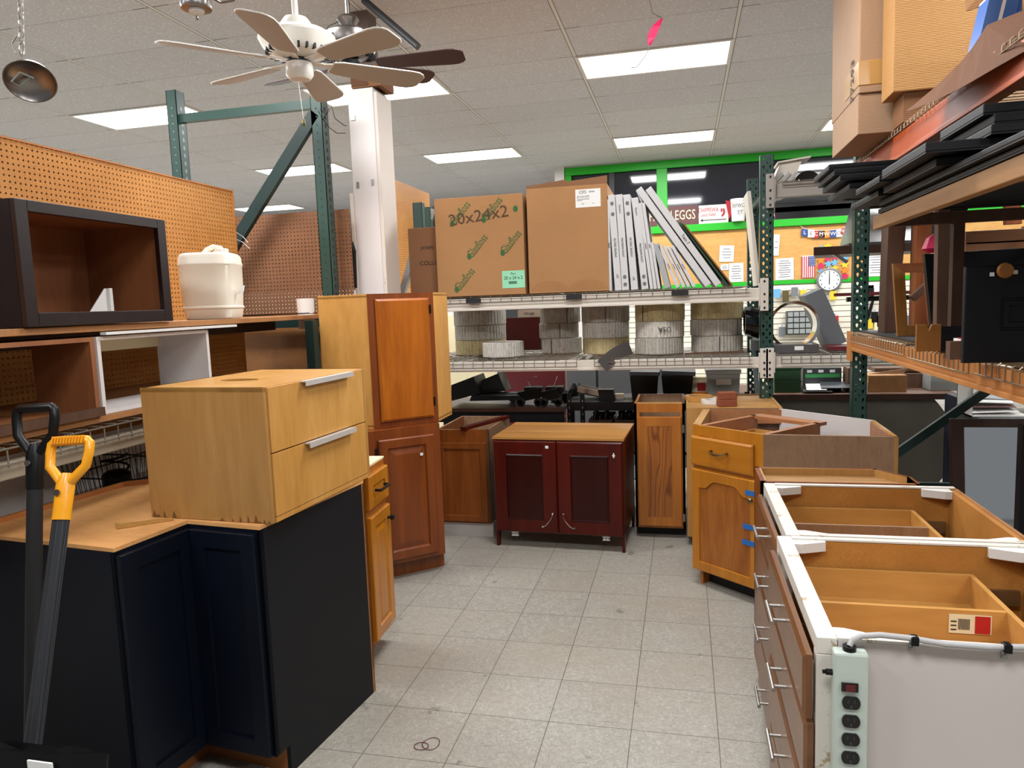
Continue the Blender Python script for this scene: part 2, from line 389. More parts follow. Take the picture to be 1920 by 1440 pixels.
M['green_tray'] = plain('green_tray', '244a2c', .5)
M['clear'] = plain('cloudy_plastic', '8f9492', .3, vary=.1)
M['roll_grey'] = roll_material('grey_roll', '99948a', 'b3aea3')
M['roll_tan'] = roll_material('tan_roll', 'a3956c', 'bdae82')
M['roll_light'] = roll_material('light_roll', 'b5b1a8', 'ccc8bf')
M['diffuser'] = plain('light_diffuser', 'ffffff', .5, emit=4.0, vary=0)

# ------------------------------------------------------------------ mesh helpers
class MB:
    def __init__(s, mat=None): s.v = []; s.f = []; s.M = mat or Matrix()
    def add(s, vs, fs, T=None):
        n = len(s.v); T = s.M @ T if T is not None else s.M
        s.v += [T @ Vector(p) for p in vs]; s.f += [tuple(i+n for i in q) for q in fs]; return s
    def box(s, x0, x1, y0, y1, z0, z1, T=None):
        return s.add([(x, y, z) for z in (z0, z1) for y in (y0, y1) for x in (x0, x1)],
                     [(0, 2, 3, 1), (4, 5, 7, 6), (0, 1, 5, 4), (2, 6, 7, 3), (0, 4, 6, 2), (1, 3, 7, 5)], T)
    def prism(s, poly, z0, z1, T=None):
        n = len(poly)
        return s.add([(x, y, z0) for x, y in poly]+[(x, y, z1) for x, y in poly],
                     [tuple(range(n))[::-1], tuple(range(n, 2*n))]+[(i, (i+1) % n, n+(i+1) % n, n+i) for i in range(n)], T)
    def prism_y(s, poly, y0, y1, T=None):
        n = len(poly)
        return s.add([(x, y0, z) for x, z in poly]+[(x, y1, z) for x, z in poly],
                     [tuple(range(n)), tuple(range(n, 2*n))[::-1]]+[(i, (i+1) % n, n+(i+1) % n, n+i) for i in range(n)], T)
    def loops(s, L, closed=True, cap0=True, cap1=True, T=None):
        n = len(L[0]); vs = [p for l in L for p in l]; fs = []
        for k in range(len(L)-1):
            for i in range(n if closed else n-1):
                j = (i+1) % n; fs.append((k*n+i, k*n+j, (k+1)*n+j, (k+1)*n+i))
        if cap0: fs.append(tuple(range(n))[::-1])
        if cap1: fs.append(tuple((len(L)-1)*n+i for i in range(n)))
        return s.add(vs, fs, T)
    def lathe(s, prof, n=24, c=(0, 0, 0), T=None, sx=1, sy=1):
        L = [[(c[0]+r*sx*math.cos(2*PI*i/n), c[1]+r*sy*math.sin(2*PI*i/n), c[2]+z) for i in range(n)] for r, z in prof]
        return s.loops(L, T=T)
    def tube(s, pts, r, n=8, closed=False, T=None, radii=None):
        pts = [Vector(p) for p in pts]; L = []; up = None
        m = len(pts)
        for k in range(m):
            a = pts[(k-1) % m] if (k > 0 or closed) else pts[k]; b = pts[(k+1) % m] if (k < m-1 or closed) else pts[k]
            t = (b-a).normalized()
            if up is None:
                up = Vector((0, 0, 1)) if abs(t.z) < .9 else Vector((1, 0, 0))
            e1 = (up - t*up.dot(t)).normalized(); up = e1; e2 = t.cross(e1)
            rr = radii[k] if radii else r
            L.append([tuple(pts[k]+e1*rr*math.cos(2*PI*i/n)+e2*rr*math.sin(2*PI*i/n)) for i in range(n)])
        if closed:
            L.append(L[0]); return s.loops(L, cap0=False, cap1=False, T=T)
        return s.loops(L, T=T)
    def cyl(s, a, b, r, n=16, T=None): return s.tube([a, b], r, n, T=T)
    def bar(s, a, b, w, h, T=None, up=(0, 0, 1)):
        """rectangular bar between two points: w across, h along 'up'"""
        a = Vector(a); b = Vector(b); t = (b-a).normalized(); up = Vector(up)
        if abs(t.dot(up)) > .98: up = Vector((0, 1, 0))
        e2 = (up - t*up.dot(t)).normalized(); e1 = t.cross(e2)
        L = [[tuple(p+e1*(w/2*i)+e2*(h/2*j)) for i, j in ((-1, -1), (1, -1), (1, 1), (-1, 1))] for p in (a, b)]
        return s.loops(L, T=T)
    def quad(s, a, b, c, d, t=.002, T=None):
        """thin slab on four points"""
        a, b, c, d = map(Vector, (a, b, c, d)); n = (b-a).cross(d-a).normalized()*t
        return s.loops([[tuple(p) for p in (a, b, c, d)], [tuple(p+n) for p in (a, b, c, d)]], T=T)

def obj2(name, parts, parent=None, bevel=0, smooth=False):
    """one mesh made of several pieces of different material"""
    g = MB(); idx = []
    for k, (gg, m) in enumerate(parts):
        n = len(g.v); g.v += gg.v; g.f += [tuple(i+n for i in q) for q in gg.f]; idx += [k]*len(gg.f)
    o = obj(name, g, parts[0][1], parent, bevel, smooth)
    for _, m in parts[1:]: o.data.materials.append(m)
    o.data.polygons.foreach_set('material_index', idx)
    return o
def tag(o, label=None, cat=None, group=None, kind=None):
    if label: o['label'] = label
    if cat: o['category'] = cat
    if group: o['group'] = group
    if kind: o['kind'] = kind
    return o
def obj(name, g, mat, parent=None, bevel=0, smooth=False, label=None, kind=None):
    me = bpy.data.meshes.new(name)
    me.from_pydata([tuple(p) for p in g.v], [], g.f); me.update()
    bm = bmesh.new(); bm.from_mesh(me); bmesh.ops.recalc_face_normals(bm, faces=bm.faces); bm.to_mesh(me); bm.free()
    if smooth:
        me.polygons.foreach_set('use_smooth', [True]*len(me.polygons))
        try: me.set_sharp_from_angle(angle=math.radians(38))
        except Exception: pass
    o = bpy.data.objects.new(name, me); COL.objects.link(o)
    me.materials.append(mat)
    if parent is not None: o.parent = parent
    if bevel:
        md = o.modifiers.new('bevel', 'BEVEL'); md.width = bevel; md.segments = 2; md.limit_method = 'ANGLE'; md.angle_limit = math.radians(35)
    return tag(o, label, kind=kind)
def thing(name, label, cat, loc=(0, 0, 0), rotz=0, group=None):
    o = bpy.data.objects.new(name, None); COL.objects.link(o); o.empty_display_size = .05
    o.location = loc; o.rotation_euler = (0, 0, rotz)
    return tag(o, label, cat, group)
def solo(name, g, mat, label, cat, group=None, loc=None, rotz=0, **kw):
    o = obj(name, g, mat, **kw)
    if loc is not None: o.location = loc; o.rotation_euler = (0, 0, rotz)
    return tag(o, label, cat, group)
def struct(name, g, mat, **kw):
    o = obj(name, g, mat, **kw); o['kind'] = 'structure'; return o
def dup(o, loc=None, rotz=None, label=None, parent=None):
    c = o.copy(); COL.objects.link(c)
    if parent is not None: c.parent = parent
    if loc is not None: c.location = loc
    if rotz is not None: c.rotation_euler = (0, 0, rotz)
    if label: c['label'] = label
    for ch in list(o.children): dup(ch, parent=c)
    return c
def text(body, size, mat, parent, T, name='lettering', ext=.0006, align='CENTER', sx=1.0, label=None):
    cu = bpy.data.curves.new(name, 'FONT'); cu.body = body; cu.size = size; cu.extrude = ext; cu.align_x = align; cu.align_y = 'CENTER'; cu.resolution_u = 2
    t = bpy.data.objects.new(name, cu); COL.objects.link(t)
    bpy.context.view_layer.update()
    me = bpy.data.meshes.new_from_object(t.evaluated_get(bpy.context.evaluated_depsgraph_get()))
    bpy.data.objects.remove(t)
    me.transform(T @ Matrix.Diagonal((sx, 1, 1, 1)))
    me.name = name; me.materials.clear(); me.materials.append(mat)
    o = bpy.data.objects.new(name, me); COL.objects.link(o)
    if parent is not None: o.parent = parent
    return tag(o, label)
def TR(x, y, z): return Matrix.Translation((x, y, z))
def RX(a): return Matrix.Rotation(a, 4, 'X')
def RY(a): return Matrix.Rotation(a, 4, 'Y')
def RZ(a): return Matrix.Rotation(a, 4, 'Z')
FRONT = RX(PI/2)              # text lying in XY turned to face -Y, reading along +X

def panel(g, x0, x1, z0, z1, prof, arch=0, fw=.05, T=None, cap=True):
    """door or drawer front as nested loops; prof = (inset, y) with outward y negative"""
    L = []; n = 17 if arch else 2
    for ins, y in prof:
        top = []
        for k in range(n):
            t = k/(n-1); x = x1-ins + (x0+2*ins-x1)*t
            z = z1-ins
            if arch and ins >= fw*.9:
                u = abs(t*2-1); q = min(1, max(0, (u-.38)/.42)); z -= arch*(q*q*(3-2*q))
            top.append((x, y, z))
        L.append([(x0+ins, y, z0+ins), (x1-ins, y, z0+ins)]+top)
    return g.loops(L, T=T, cap1=cap)
RAISED = [(0, 0), (0, -.015), (.004, -.019), (.05, -.019), (.055, -.011), (.06, -.011), (.085, -.017)]
SHAKER = [(0, 0), (0, -.018), (.002, -.02), (.055, -.02), (.056, -.011)]
SLAB = [(0, 0), (0, -.014), (.008, -.02)]
OVERLAY = [(0, 0), (0, -.012), (.012, -.019)]
def wall_loop(g, poly, z0, z1, t, skip=()):
    """walls of thickness t standing on the inside of a counter-clockwise outline"""
    n = len(poly)
    for i in range(n):
        if i in skip: continue
        a = Vector(poly[i]); b = Vector(poly[(i+1) % n]); d = (b-a).normalized(); nn = Vector((-d.y, d.x))*t
        g.prism([tuple(a), tuple(b), tuple(b+nn), tuple(a+nn)], z0, z1)
    return g

# ================================================================== the room
struct('floor', MB().box(-14, 8, -6, 24, -.05, 0), floor_material())
struct('ceiling', MB().box(-14, 8, -6, 24, CEIL_Z, CEIL_Z+.05), ceiling_material())
WY = 10.7
struct('wall_back', MB().box(-1.76, 8, WY, WY+.15, 0, 2.47).box(-1.76, 8, WY, WY+.15, 3.48, CEIL_Z).box(-1.76, -1.65, WY, WY+.15, 2.47, 3.48).box(6.2, 8, WY, WY+.15, 2.47, 3.48), plain('back_wall_paint', 'c4c1bc', .6))
struct('wall_side', MB().box(-1.80, -1.66, WY-.06, 24, 0, CEIL_Z), M['white'])
struct('wall_far', MB().box(-14, -1.8, 23.8, 24, 0, CEIL_Z), plain('far_wall_paint', 'aeb0b4', .6))
struct('wall_right', MB().box(7.9, 8, -6, 10.7, 0, CEIL_Z), plain('right_wall_paint', 'a9a6a2', .6))
struct('wall_left', MB().box(-14, -13.9, -6, 24, 0, CEIL_Z), plain('left_wall_paint', 'b5b5b8', .6))
wf = struct('window_1', MB().box(-1.65, 6.2, WY-.05, WY, 3.37, 3.48).box(-1.65, 6.2, WY-.07, WY, 2.47, 2.57)
            .box(-1.65, -1.56, WY-.05, WY, 2.57, 3.37).box(-.35, -.2, WY-.05, WY, 2.57, 3.37).box(2.9, 3.05, WY-.05, WY, 2.57, 3.37), M['green'], bevel=.006)
obj('window_pane', MB().box(-1.6, 6.2, WY+.02, WY+.03, 2.5, 3.45), M['glass_dark'], wf)
obj('window_bar', MB().box(-1.02, -.95, WY-.005, WY+.015, 2.57, 3.37), M['grey_dk'], wf)
struct('trim_1', MB().box(-1.65, 6.2, WY-.04, WY, 1.685, 1.74), M['green'], bevel=.004)
struct('trim_2', MB().box(-1.8, 8, WY-.03, WY, 3.478, 3.5), M['white'])
cork = solo('cork_board', MB().box(-1.2, 6.2, WY-.02, WY-.001, 1.742, 2.468), M['cork'], 'long tan cork board on the back wall under the green framed window', 'board')
solo('slatwall', MB().box(-1.2, 6.2, WY-.03, WY-.001, .2, 1.683), M['slat'], 'cream slatwall panel below the cork board on the back wall', 'wall panel')

# lit ceiling panels
for (i, r) in light_cells:
    if not ((i, r) in [(-2, 1), (0, 1), (-4, 1), (-6, 1), (0, 6), (-2, 6), (2, 6), (-4, 6), (-6, 6), (-4, 11), (-6, 11), (-8, 6), (-8, 11), (-8, 1), (2, 1), (0, -4), (-2, -4), (2, -4)]): continue
    where = {(0, 1): 'the largest lit panel, right of the white column behind the pink ribbon', (-2, 1): 'partly behind the white column and white fan blades',
             (-4, 1): 'above the orange pegboard, crossed by the green frame post', (0, 6): 'right of centre just before the green window frame',
             (-2, 6): 'above the two big cardboard boxes', (2, 6): 'at the left edge of the stacked cardboard boxes on the right rack',
             (-6, 1): 'peeking over the left end of the orange pegboard', (-4, 11): 'far away above the brown pegboard'}.get((i, r), {(-6, 6): 'two bays left of the green frame diagonal', (-4, 6): 'crossed by the green frame diagonal brace', (-6, 11): 'farthest left beyond the pegboard', (-8, 6): 'far left behind the pegboard end', (-8, 11): 'farthest of all behind the pegboard', (-8, 1): 'left end, behind the pegboard', (2, 1): 'above the stacked cartons on the right rack', (0, -4): 'straight above the aisle floor', (-2, -4): 'above the white fan', (2, -4): 'above the right rack doors'}.get((i, r), ''))
    t = thing('ceiling_light', 'lit ceiling panel ' + where, 'ceiling light', (CX+(i+.5)*GX, CY+(r+.5)*GY, CEIL_Z), group='fluorescent ceiling panels')
    a, b_ = GX/2, GY/2
    obj('frame', MB().box(-a, a, -b_, -b_+.025, -.012, 0).box(-a, a, b_-.025, b_, -.012, 0).box(-a, -a+.025, -b_+.025, b_-.025, -.012, 0).box(a-.025, a, -b_+.025, b_-.025, -.012, 0), M['white'], t)
    obj('diffuser', MB().box(-a+.025, a-.025, -b_+.025, b_-.025, -.006, -.001), M['diffuser'], t)

# white column with board wrap
ct = thing('column', 'white painted square column with scuffed boards rising to the ceiling', 'column', (-2.045, 4.6, 0))
obj('core', MB().box(-.105, .075, 0, .235, 0, 3.0), M['col_white'], ct, bevel=.004)
obj('side_board', MB().box(.075, .1, .004, .245, 0, 2.97), M['col_trim'], ct, bevel=.003)
obj('edge_board', MB().box(-.13, -.105, -.01, .2, 0, 2.33), M['col_trim'], ct, bevel=.003)
obj('upper_post', MB().box(-.07, .05, .04, .18, 3.0, 3.5), plain('grey_brown_paint', '6f625c', .6), ct)
obj('bracket', MB().box(-.075, -.06, -.006, 0, 2.36, 2.40).box(.03, .045, -.006, 0, 2.37, 2.41).box(-.09, -.06, -.006, 0, 2.80, 2.83), M['galv'], ct)
bx = thing('cardboard_box', 'small tan carton wrapped around the top of the white column', 'box', (-2.02, 4.6, 3.005))
obj('carton', MB().box(-.10, .11, .0, .035, 0, .17).box(-.10, .11, .185, .22, 0, .17).box(.075, .11, .035, .185, 0, .17).box(-.10, -.098, .035, .185, 0, .17), M['card_dk'], bx)
obj('carton_flap', MB().box(-.10, .02, -.004, -.001, .01, .16), M['card_in'], bx)
solo('conduit_pipe', MB().cyl(at_y(682, 0, 4.4), at_y(784, 88, 4.35), .022, 12), M['grey_dk'], 'dark grey pipe slanting under the ceiling behind the two fans', 'pipe', smooth=True)

# ---------------------------------------------------------------- back wall things
def wall_paper(p0, p1, name, mat, label, cat, tilt=0, lines=6, th=.004):
    a = at_y(p0[0], p0[1], WY-.03); b = at_y(p1[0], p1[1], WY-.03)
    w, h = b.x-a.x, a.z-b.z
    t = thing(name, label, cat, ((a.x+b.x)/2, WY-.03, (a.z+b.z)/2))
    t.rotation_euler = (0, tilt, 0)
    obj('sheet', MB().box(-w/2, w/2, 0, th, -h/2, h/2), mat, t)
    if lines:
        g = MB()
        for k in range(lines):
            z = h/2-h*(k+1.2)/(lines+1.6); q = w*(.34 if k % 3 else .25)
            g.box(-q, q, -.002, 0, z-.006, z+.004)
        obj('printed_lines', g, M['ink_grey'], t)
    return t, w, h
wall_paper((1349, 461), (1376, 490), 'notice', M['paper'], 'small white notice pinned left on the cork board behind the filters', 'paper', .05, 4)
wall_paper((1367, 494), (1394, 528), 'notice', M['paper'], 'white sheet pinned low on the cork board left of the green post', 'paper', 0, 6)
wall_paper((1351, 496), (1366, 506), 'notice', M['paper'], 'tiny white card pinned low on the cork board behind the filters', 'paper', 0, 2)
wall_paper((1450, 440), (1461, 479), 'notice', M['paper'], 'narrow white sheet pinned right beside the green post', 'paper', .06, 2)
wall_paper((1454, 485), (1488, 524), 'notice', M['paper'], 'white typed sheet pinned left of the small flag', 'paper', -.01, 8)
wall_paper((1625, 472), (1664, 517), 'notice', M['paper'], 'large white notice pinned right of the green rack post', 'paper', 0, 8)
wall_paper((1400, 500), (1420, 528), 'notice', M['paper'], 'white sheet seen between the two green posts on the cork board', 'paper', 0, 5)
# small flag
a = at_y(1503, 480, WY-.03); b = at_y(1528, 520, WY-.03); w, h = b.x-a.x, a.z-b.z
fl = thing('flag', 'small striped flag with blue starred corner hung on the cork board', 'flag', (a.x, WY-.035, b.z))
obj('cloth', MB().box(0, w, 0, .004, 0, h), M['paper'], fl)
g = MB()
for k in range(7):
    x = w*k*2/13; g.box(x, x+w/13, -.003, 0, 0, h*.97 if k < 4 else h*.55)
obj('stripe', g, M['ink_red'], fl)
obj('canton', MB().box(w*.52, w, -.004, 0, h*.52, h*.97), M['ink_blue'], fl)
g = MB()
for i in range(4):
    for j in range(5): g.box(w*(.57+.11*i), w*(.57+.11*i)+.008, -.006, -.004, h*(.56+.085*j), h*(.56+.085*j)+.008)
obj('star', g, M['paper'], fl)
# letter garland
pts = [(1509, 436), (1521, 438), (1530, 439), (1540, 439), (1550, 439), (1562, 438), (1573, 437), (1583, 433), (1610, 427)]
solo('garland_string', MB().tube([at_y(x, y-7, WY-.05) for x, y in [(1480, 418)]+pts], .003, 5), M['paper'], 'thin string holding the coloured letter cards on the cork board', 'string')
cs = ['ink_blue', 'paper', 'red', 'edge_dark', 'orange', 'ink_blue', 'paper', 'red', 'orange']
wn_ = ['dark blue card at the left end', 'white card second from left', 'red card third from left', 'dark brown card in the middle', 'orange card right of the brown one', 'dark blue card right of the orange one', 'white card between blue and red', 'red card by the green post', 'orange card right of the green post']
for (x, y), c, l in zip(pts, cs, wn_):
    p = at_y(x, y, WY-.05); t = thing('letter_card', l+' of the letter garland', 'card', p, group='letter garland cards')
    obj('card', MB().box(-.042, .042, 0, .004, -.05, .05), M[c], t)
    text(random.choice('WELCOM'), .07, M['paper' if c != 'paper' else 'ink'], t, TR(0, -.001, 0) @ FRONT)
# star chains
k = 0
for col_, (x, y0, ys) in enumerate([(1540, 466, 5), (1553, 462, 7), (1566, 470, 6), (1584, 474, 5)]):
    for j in range(ys):
        p = at_y(x+random.uniform(-1, 1), y0+j*11, WY-.045)
        g = MB(); poly = []
        for q in range(10):
            rr = .055 if q % 2 == 0 else .028
            poly.append((rr*math.sin(2*PI*q/10), rr*math.cos(2*PI*q/10)))
        nm = ['lblue', 'yellow', 'orange', 'pink', 'paper']
        solo('paper_star', g.prism_y(poly, 0, .004), M[nm[(j+col_) % 4]], 'small %s paper star, %s down the %s star chain by the wall clock' % (['light blue', 'yellow', 'orange', 'pink'][(j+col_) % 4], ['first', 'second', 'third', 'fourth', 'fifth', 'sixth', 'seventh'][j], ['leftmost', 'second', 'third', 'rightmost'][col_]), 'star', 'paper star chains', loc=p)
# clock
p = at_y(1554, 525, WY-.06); ck = thing('wall_clock', 'round grey rimmed wall clock with white face below the star chains', 'clock', p)
T = RX(PI/2)
obj('case', MB().lathe([(.15, -.02), (.16, 0), (.165, .03), (.14, .045), (.132, .035)], 32, T=T), M['grey'], ck, smooth=True)
obj('face', MB().lathe([(.134, .0), (.134, .037)], 32, T=T), M['paper'], ck)
obj('hand', MB().box(-.005, .005, -.043, -.04, -.02, .1).box(-.006, .006, -.045, -.043, -.06, .02), M['ink'], ck)
g = MB()
for q in range(12):
    an = 2*PI*q/12; cx, cz = .112*math.sin(an), .112*math.cos(an); g.box(cx-.006, cx+.006, -.04, -.038, cz-.009, cz+.009)
obj('hour_mark', g, M['ink'], ck)
# signs on the window ledge
LZ = 2.57
def ledge_sign(px0, px1, py0, py1, name, mat, label, cat='sign'):
    a = at_y(px0, py0, WY-.06); b = at_y(px1, py1, WY-.06)
    t = thing(name, label, cat, ((a.x+b.x)/2, WY-.04, LZ+.002)); w = b.x-a.x; h = a.z-b.z
    obj('plate', MB().box(-w/2, w/2, -.006, 0, 0, h), mat, t, bevel=.002)
    return t, w, h
t, w, h = ledge_sign(1212, 1309, 394, 424, 'sign', M['maroon'], 'maroon farm sign with cream letters half hidden by leaning filters')
text('FRESH EGGS', .19, M['cream'], t, TR(0, -.008, h/2) @ FRONT, sx=.62)
t, w, h = ledge_sign(1310, 1366, 389, 420, 'sign', M['white'], 'white metal arrow sign with red lettering on the window ledge')
text('CHIPPEWA', .085, M['ink_red'], t, TR(-.07, -.008, h*.72) @ FRONT, sx=.66)
text('LAKE PARK', .06, M['ink_red'], t, TR(-.07, -.008, h*.45) @ FRONT, sx=.7)
obj('arrow', MB().prism_y([(-w*.45, h*.18), (-w*.36, h*.27), (-w*.36, h*.2), (w*.42, h*.2), (w*.42, h*.16), (-w*.36, h*.16), (-w*.36, h*.09)], -.009, -.006), M['ink'], t)
obj('emblem', MB().tube([(w*.28, -.008, h*.35), (w*.36, -.008, h*.55), (w*.34, -.008, h*.75), (w*.27, -.008, h*.75), (w*.27, -.008, h*.6)], .012, 6), M['ink_red'], t)
p = at_y(1384, 400, WY-.12)
t = thing('bucket', 'white bucket with grey scrawled letters on the window ledge', 'bucket', (p.x, WY-.12, LZ))
obj('pail', MB().lathe([(.085, 0), (.1, .28), (.105, .28), (.105, .3), (.09, .3)], 20), M['white'], t, smooth=True)
text('BYWO', .08, M['ink_grey'], t, TR(0, -.108, .2) @ FRONT, sx=.7); text('ST', .08, M['ink_grey'], t, TR(.02, -.103, .11) @ FRONT)
for k, (x, c) in enumerate([(1370, 'ink_red'), (1408, 'ink_red'), (1420, 'paper')]):
    p = at_y(x, 395, WY-.05)
    solo('pennant', MB().prism_y([(-.07, .14), (.07, .12), (-.02, -.12)], 0, .004), M[c], ['red pennant tip left of the white bucket', 'red pennant just left of the green rack post', 'white pennant behind the green rack post'][k], 'pennant', loc=(p.x, WY-.06, p.z))
for k, (x0, x1) in enumerate([(1452, 1478), (1480, 1505), (1506, 1528), (1540, 1574), (1576, 1606), (1608, 1624)]):
    t, w, h = ledge_sign(x0, x1, 384+2-k*1.2, 408, 'decor_tile', M['ink' if k in (1, 2) else 'dark_wood' if k > 2 else 'grey_dk'], ['dark framed piece with pink circle on the window ledge', 'black and white bird plaque on the window ledge', 'small black and white plaque on the window ledge', 'brown plaque with cream arcs left of the green post', 'brown plaque with cream lines behind the green post', 'brown curved-line plaque right of the green post'][k], 'plaque')
    if k > 2:
        g = MB()
        for q in range(4): rr = h*(.25+.2*q); g.tube([(-w/2+rr*math.cos(s*PI/16), -.008, max(.004, rr*math.sin(s*PI/16))) for s in range(9) if -w/2+rr*math.cos(s*PI/16) < w/2], .006, 5)
        obj('inlay', g, M['cream'], t)
    elif k == 0: obj('disc', MB().prism_y([(.1*math.cos(q*PI/10), h*.45+.09*math.sin(q*PI/10)) for q in range(20)], -.01, -.006), plain('pink_disc', 'c88080', .5), t)
    else: obj('motif', MB().prism_y([(-.06, .04), (.05, .03), (.07, .12), (.01, .09), (-.04, .15), (-.02, .08)], -.009, -.006), M['paper'], t)
# goods on the slatwall
g = thing('parts_cabinet', 'grey small parts organiser with rows of clear bins on the slatwall', 'organiser', (at_y(1505, 605, WY-.2).x, WY-.2, at_y(1505, 627, WY-.2).z))
obj('case', MB().box(-.2, .2, .01, .15, 0, .32), M['grey_dk'], g)
for i in range(5):
    for j in range(4): obj('bin', MB().box(-.19+i*.077, -.125+i*.077, -.01, .01, .015+j*.077, .075+j*.077), M['clear'], g)
names = [('blue blister pack', 'lblue'), ('yellow glove pack', 'yellow'), ('brass fitting pack', 'brass'), ('green bottle pack', 'green_tray'), ('black cable pack', 'black'), ('cream card pack', 'cream'), ('red lidded jar', 'red'), ('grey tool pack', 'grey')]
spots = [(1457, 548, 1), (1473, 552, 3), (1506, 550, 2), (1562, 552, 2), (1566, 600, 7), (1618, 580, 4), (1632, 548, 5), (1640, 592, 5), (1650, 600, 7), (1612, 608, 6), (1660, 560, 5), (1645, 612, 6), (1466, 620, 8), (1630, 605, 2), (1490, 545, 8), (1700, 600, 8), (1724, 560, 5)]
for k, (x, y, q) in enumerate(spots):
    nm, c = names[q-1]; p = at_y(x, y, WY-.1)
    tall = random.uniform(.07, .11)
    t = thing('hanging_package', nm+' hanging on the slatwall, '+['beside the green post', 'left of the grey leaning panel', 'above the chrome ring', 'under the wall clock', 'low behind the grey panel', 'right of the second green post', 'below the white notice', 'beside the jar', 'near the wood frame', 'low right of the post', 'behind the dark plank', 'beside the jar at the shelf', 'left inside the ring view', 'below the black cable', 'high right of the blue pack', 'seen through the wooden frame', 'high through the wooden frame'][k], 'package', p, group='goods on the slatwall')
    obj('pack', MB().box(-.04, .04, -.02, .02, -tall, tall*.6), M[c], t)
    obj('hang_card', MB().box(-.045, .045, .02, .024, -tall, tall), M['paper'], t)
    obj('peg_hook', MB().tube([(0, .07, tall*.8), (0, -.04, tall*.8), (0, -.05, tall*.9)], .003, 5), M['black'], t)
p = at_y(1652, 541, WY-.08)
t = thing('sign', 'white store sign with navy letters above the slatwall, right of the green post', 'sign', p)
obj('plate', MB().box(-.16, .3, 0, .006, -.05, .06), M['paper'], t)
text('NAILS', .1, M['ink_blue'], t, TR(.12, -.001, 0) @ FRONT, sx=.9)
solo('cable_coil', MB().tube([at_y(1632+6*math.cos(s), 560+40*math.sin(s/2)**2+5*math.sin(s), WY-.12) for s in [q*.5 for q in range(14)]], .012, 6), M['black'], 'black looped cable hanging on the slatwall right of the post', 'cable')

# far gondolas, left of the back wall
def upright(name, label, x, y, z1, w=.08, d=.07, mat='green_post', holes=True, z0=0, face=-1, group=None, T=None):
    t = thing(name, label, 'rack post', (x, y, 0), group=group)
    if T is not None: t.matrix_world = T
    g = MB(); pitch = .0508
    if holes:
        n = int((z1-z0)/pitch)
        for c_ in (-1, 1):
            cx = c_*w*.25
            for k in range(n):
                zc = z0+(k+.5)*pitch; hw, hh = w*.25, pitch/2
                outer = []; inner = []
                for q in range(8):
                    an = PI/8+q*PI/4
                    ox = max(-1, min(1, math.cos(an)*1.6)); oz = max(-1, min(1, math.sin(an)*1.6))
                    outer.append((cx+ox*hw, 0, zc+oz*hh))
                    iw = .0085 if math.sin(an) > 0 else .0055
                    inner.append((cx+math.cos(an)*iw, 0, zc+math.sin(an)*.0125))
                L = [outer, inner, [(a_, .003, c2) for a_, b2, c2 in inner]]
                g.loops(L, cap0=False, cap1=False)
                g.add(outer[:1]+[(cx+hw, 0, zc+hh)]+outer[1:2], [(0, 1, 2)])
        if n*pitch+z0 < z1: g.box(-w/2, w/2, 0, .003, z0+n*pitch, z1)
    else: g.box(-w/2, w/2, 0, .003, z0, z1)
    g.box(-w/2, -w/2+.003, .0, d, z0, z1).box(w/2-.003, w/2, .0, d, z0, z1)
    g.box(-w/2, -w/2+.02, d-.003, d, z0, z1).box(w/2-.02, w/2, d-.003, d, z0, z1)
    obj('channel', g, M[mat], t)
    if z0 == 0: obj('foot_plate', MB().box(-w*.8, w*.8, -.02, d+.02, 0, .006), M[mat], t)
    return t
def hole_dots(parent, w, z0, z1, y=-.0005, side=1, pitch=.0508):
    g = MB(); n = int((z1-z0)/pitch)
    for k in range(n):
        zc = z0+(k+.5)*pitch; g.add([(side*w/2+side*.0006, .035+.008*math.cos(q*PI/4), zc+.008*math.sin(q*PI/4)) for q in range(8)], [tuple(range(8))])
    return g
solo('pegboard', MB().box(-3.0, -2.98, 7.3, 8.5, 1.0, 2.915), M['peg'], 'orange pegboard end standing behind the white column, far aisle', 'pegboard')
p = at_y(800, 400, 8.0)
upright('rack_post', 'far green rack post just left of the printed carton', p.x, 8.0, at_y(800, 388, 8).z, holes=False)
p = at_y(818, 400, 8.3)
upright('rack_post', 'second far green rack post touching the printed carton edge', p.x, 8.3, at_y(818, 386, 8.3).z, holes=False)
solo('rack_brace', MB().bar(at_y(795, 450, 8.05), at_y(812, 392, 8.05), .06, .04), M['galv'], 'short grey brace between far green posts left of the printed carton', 'brace')
solo('rack_brace', MB().bar(at_y(752, 560, 5.9), at_y(774, 480, 5.9), .06, .05), M['galv'], 'short grey brace low behind the white column beside the dark carton', 'brace')
solo('display_partition', MB().box(-9, -3.3, 12.0, 12.1, 0, 1.9), M['white'], 'pale partition far away behind the left shelving', 'partition')
solo('display_partition', MB().box(-6.5, -2.0, 7.6, 7.66, 0, 1.45), M['cream'], 'cream low partition behind the far black table', 'partition')

# ================================================================== left shelving
XS = -2.0
pb = thing('pegboard_partition', 'tall orange pegboard partition behind the left shelves', 'pegboard', (0, 0, 0))
obj('board', MB().box(-2.756, -2.75, .6, 2.98, 1.0, 2.315).box(-2.756, -2.75, 3.13, 4.12, 1.0, 2.315)
    .box(-2.756, -2.75, 2.98, 3.13, 1.0, 1.86).box(-2.756, -2.75, 2.98, 3.13, 2.04, 2.315), M['peg'], pb)
obj('back_board', MB().box(-2.835, -2.83, .6, 4.12, 1.0, 2.312), M['fibre'], pb)
obj('edge_strip', MB().box(-2.84, -2.762, .6, 4.12, 2.313, 2.318).box(-2.762, -2.745, .6, 4.12, 2.315, 2.322).box(-2.762, -2.745, 4.12, 4.13, 1.0, 2.322), M['raw_edge'], pb)
obj('lower_wall', MB().box(-2.78, -2.74, .3, 4.12, 0, 1.0), plain('bright_white_wall', 'efedea', .5, vary=.03), pb)
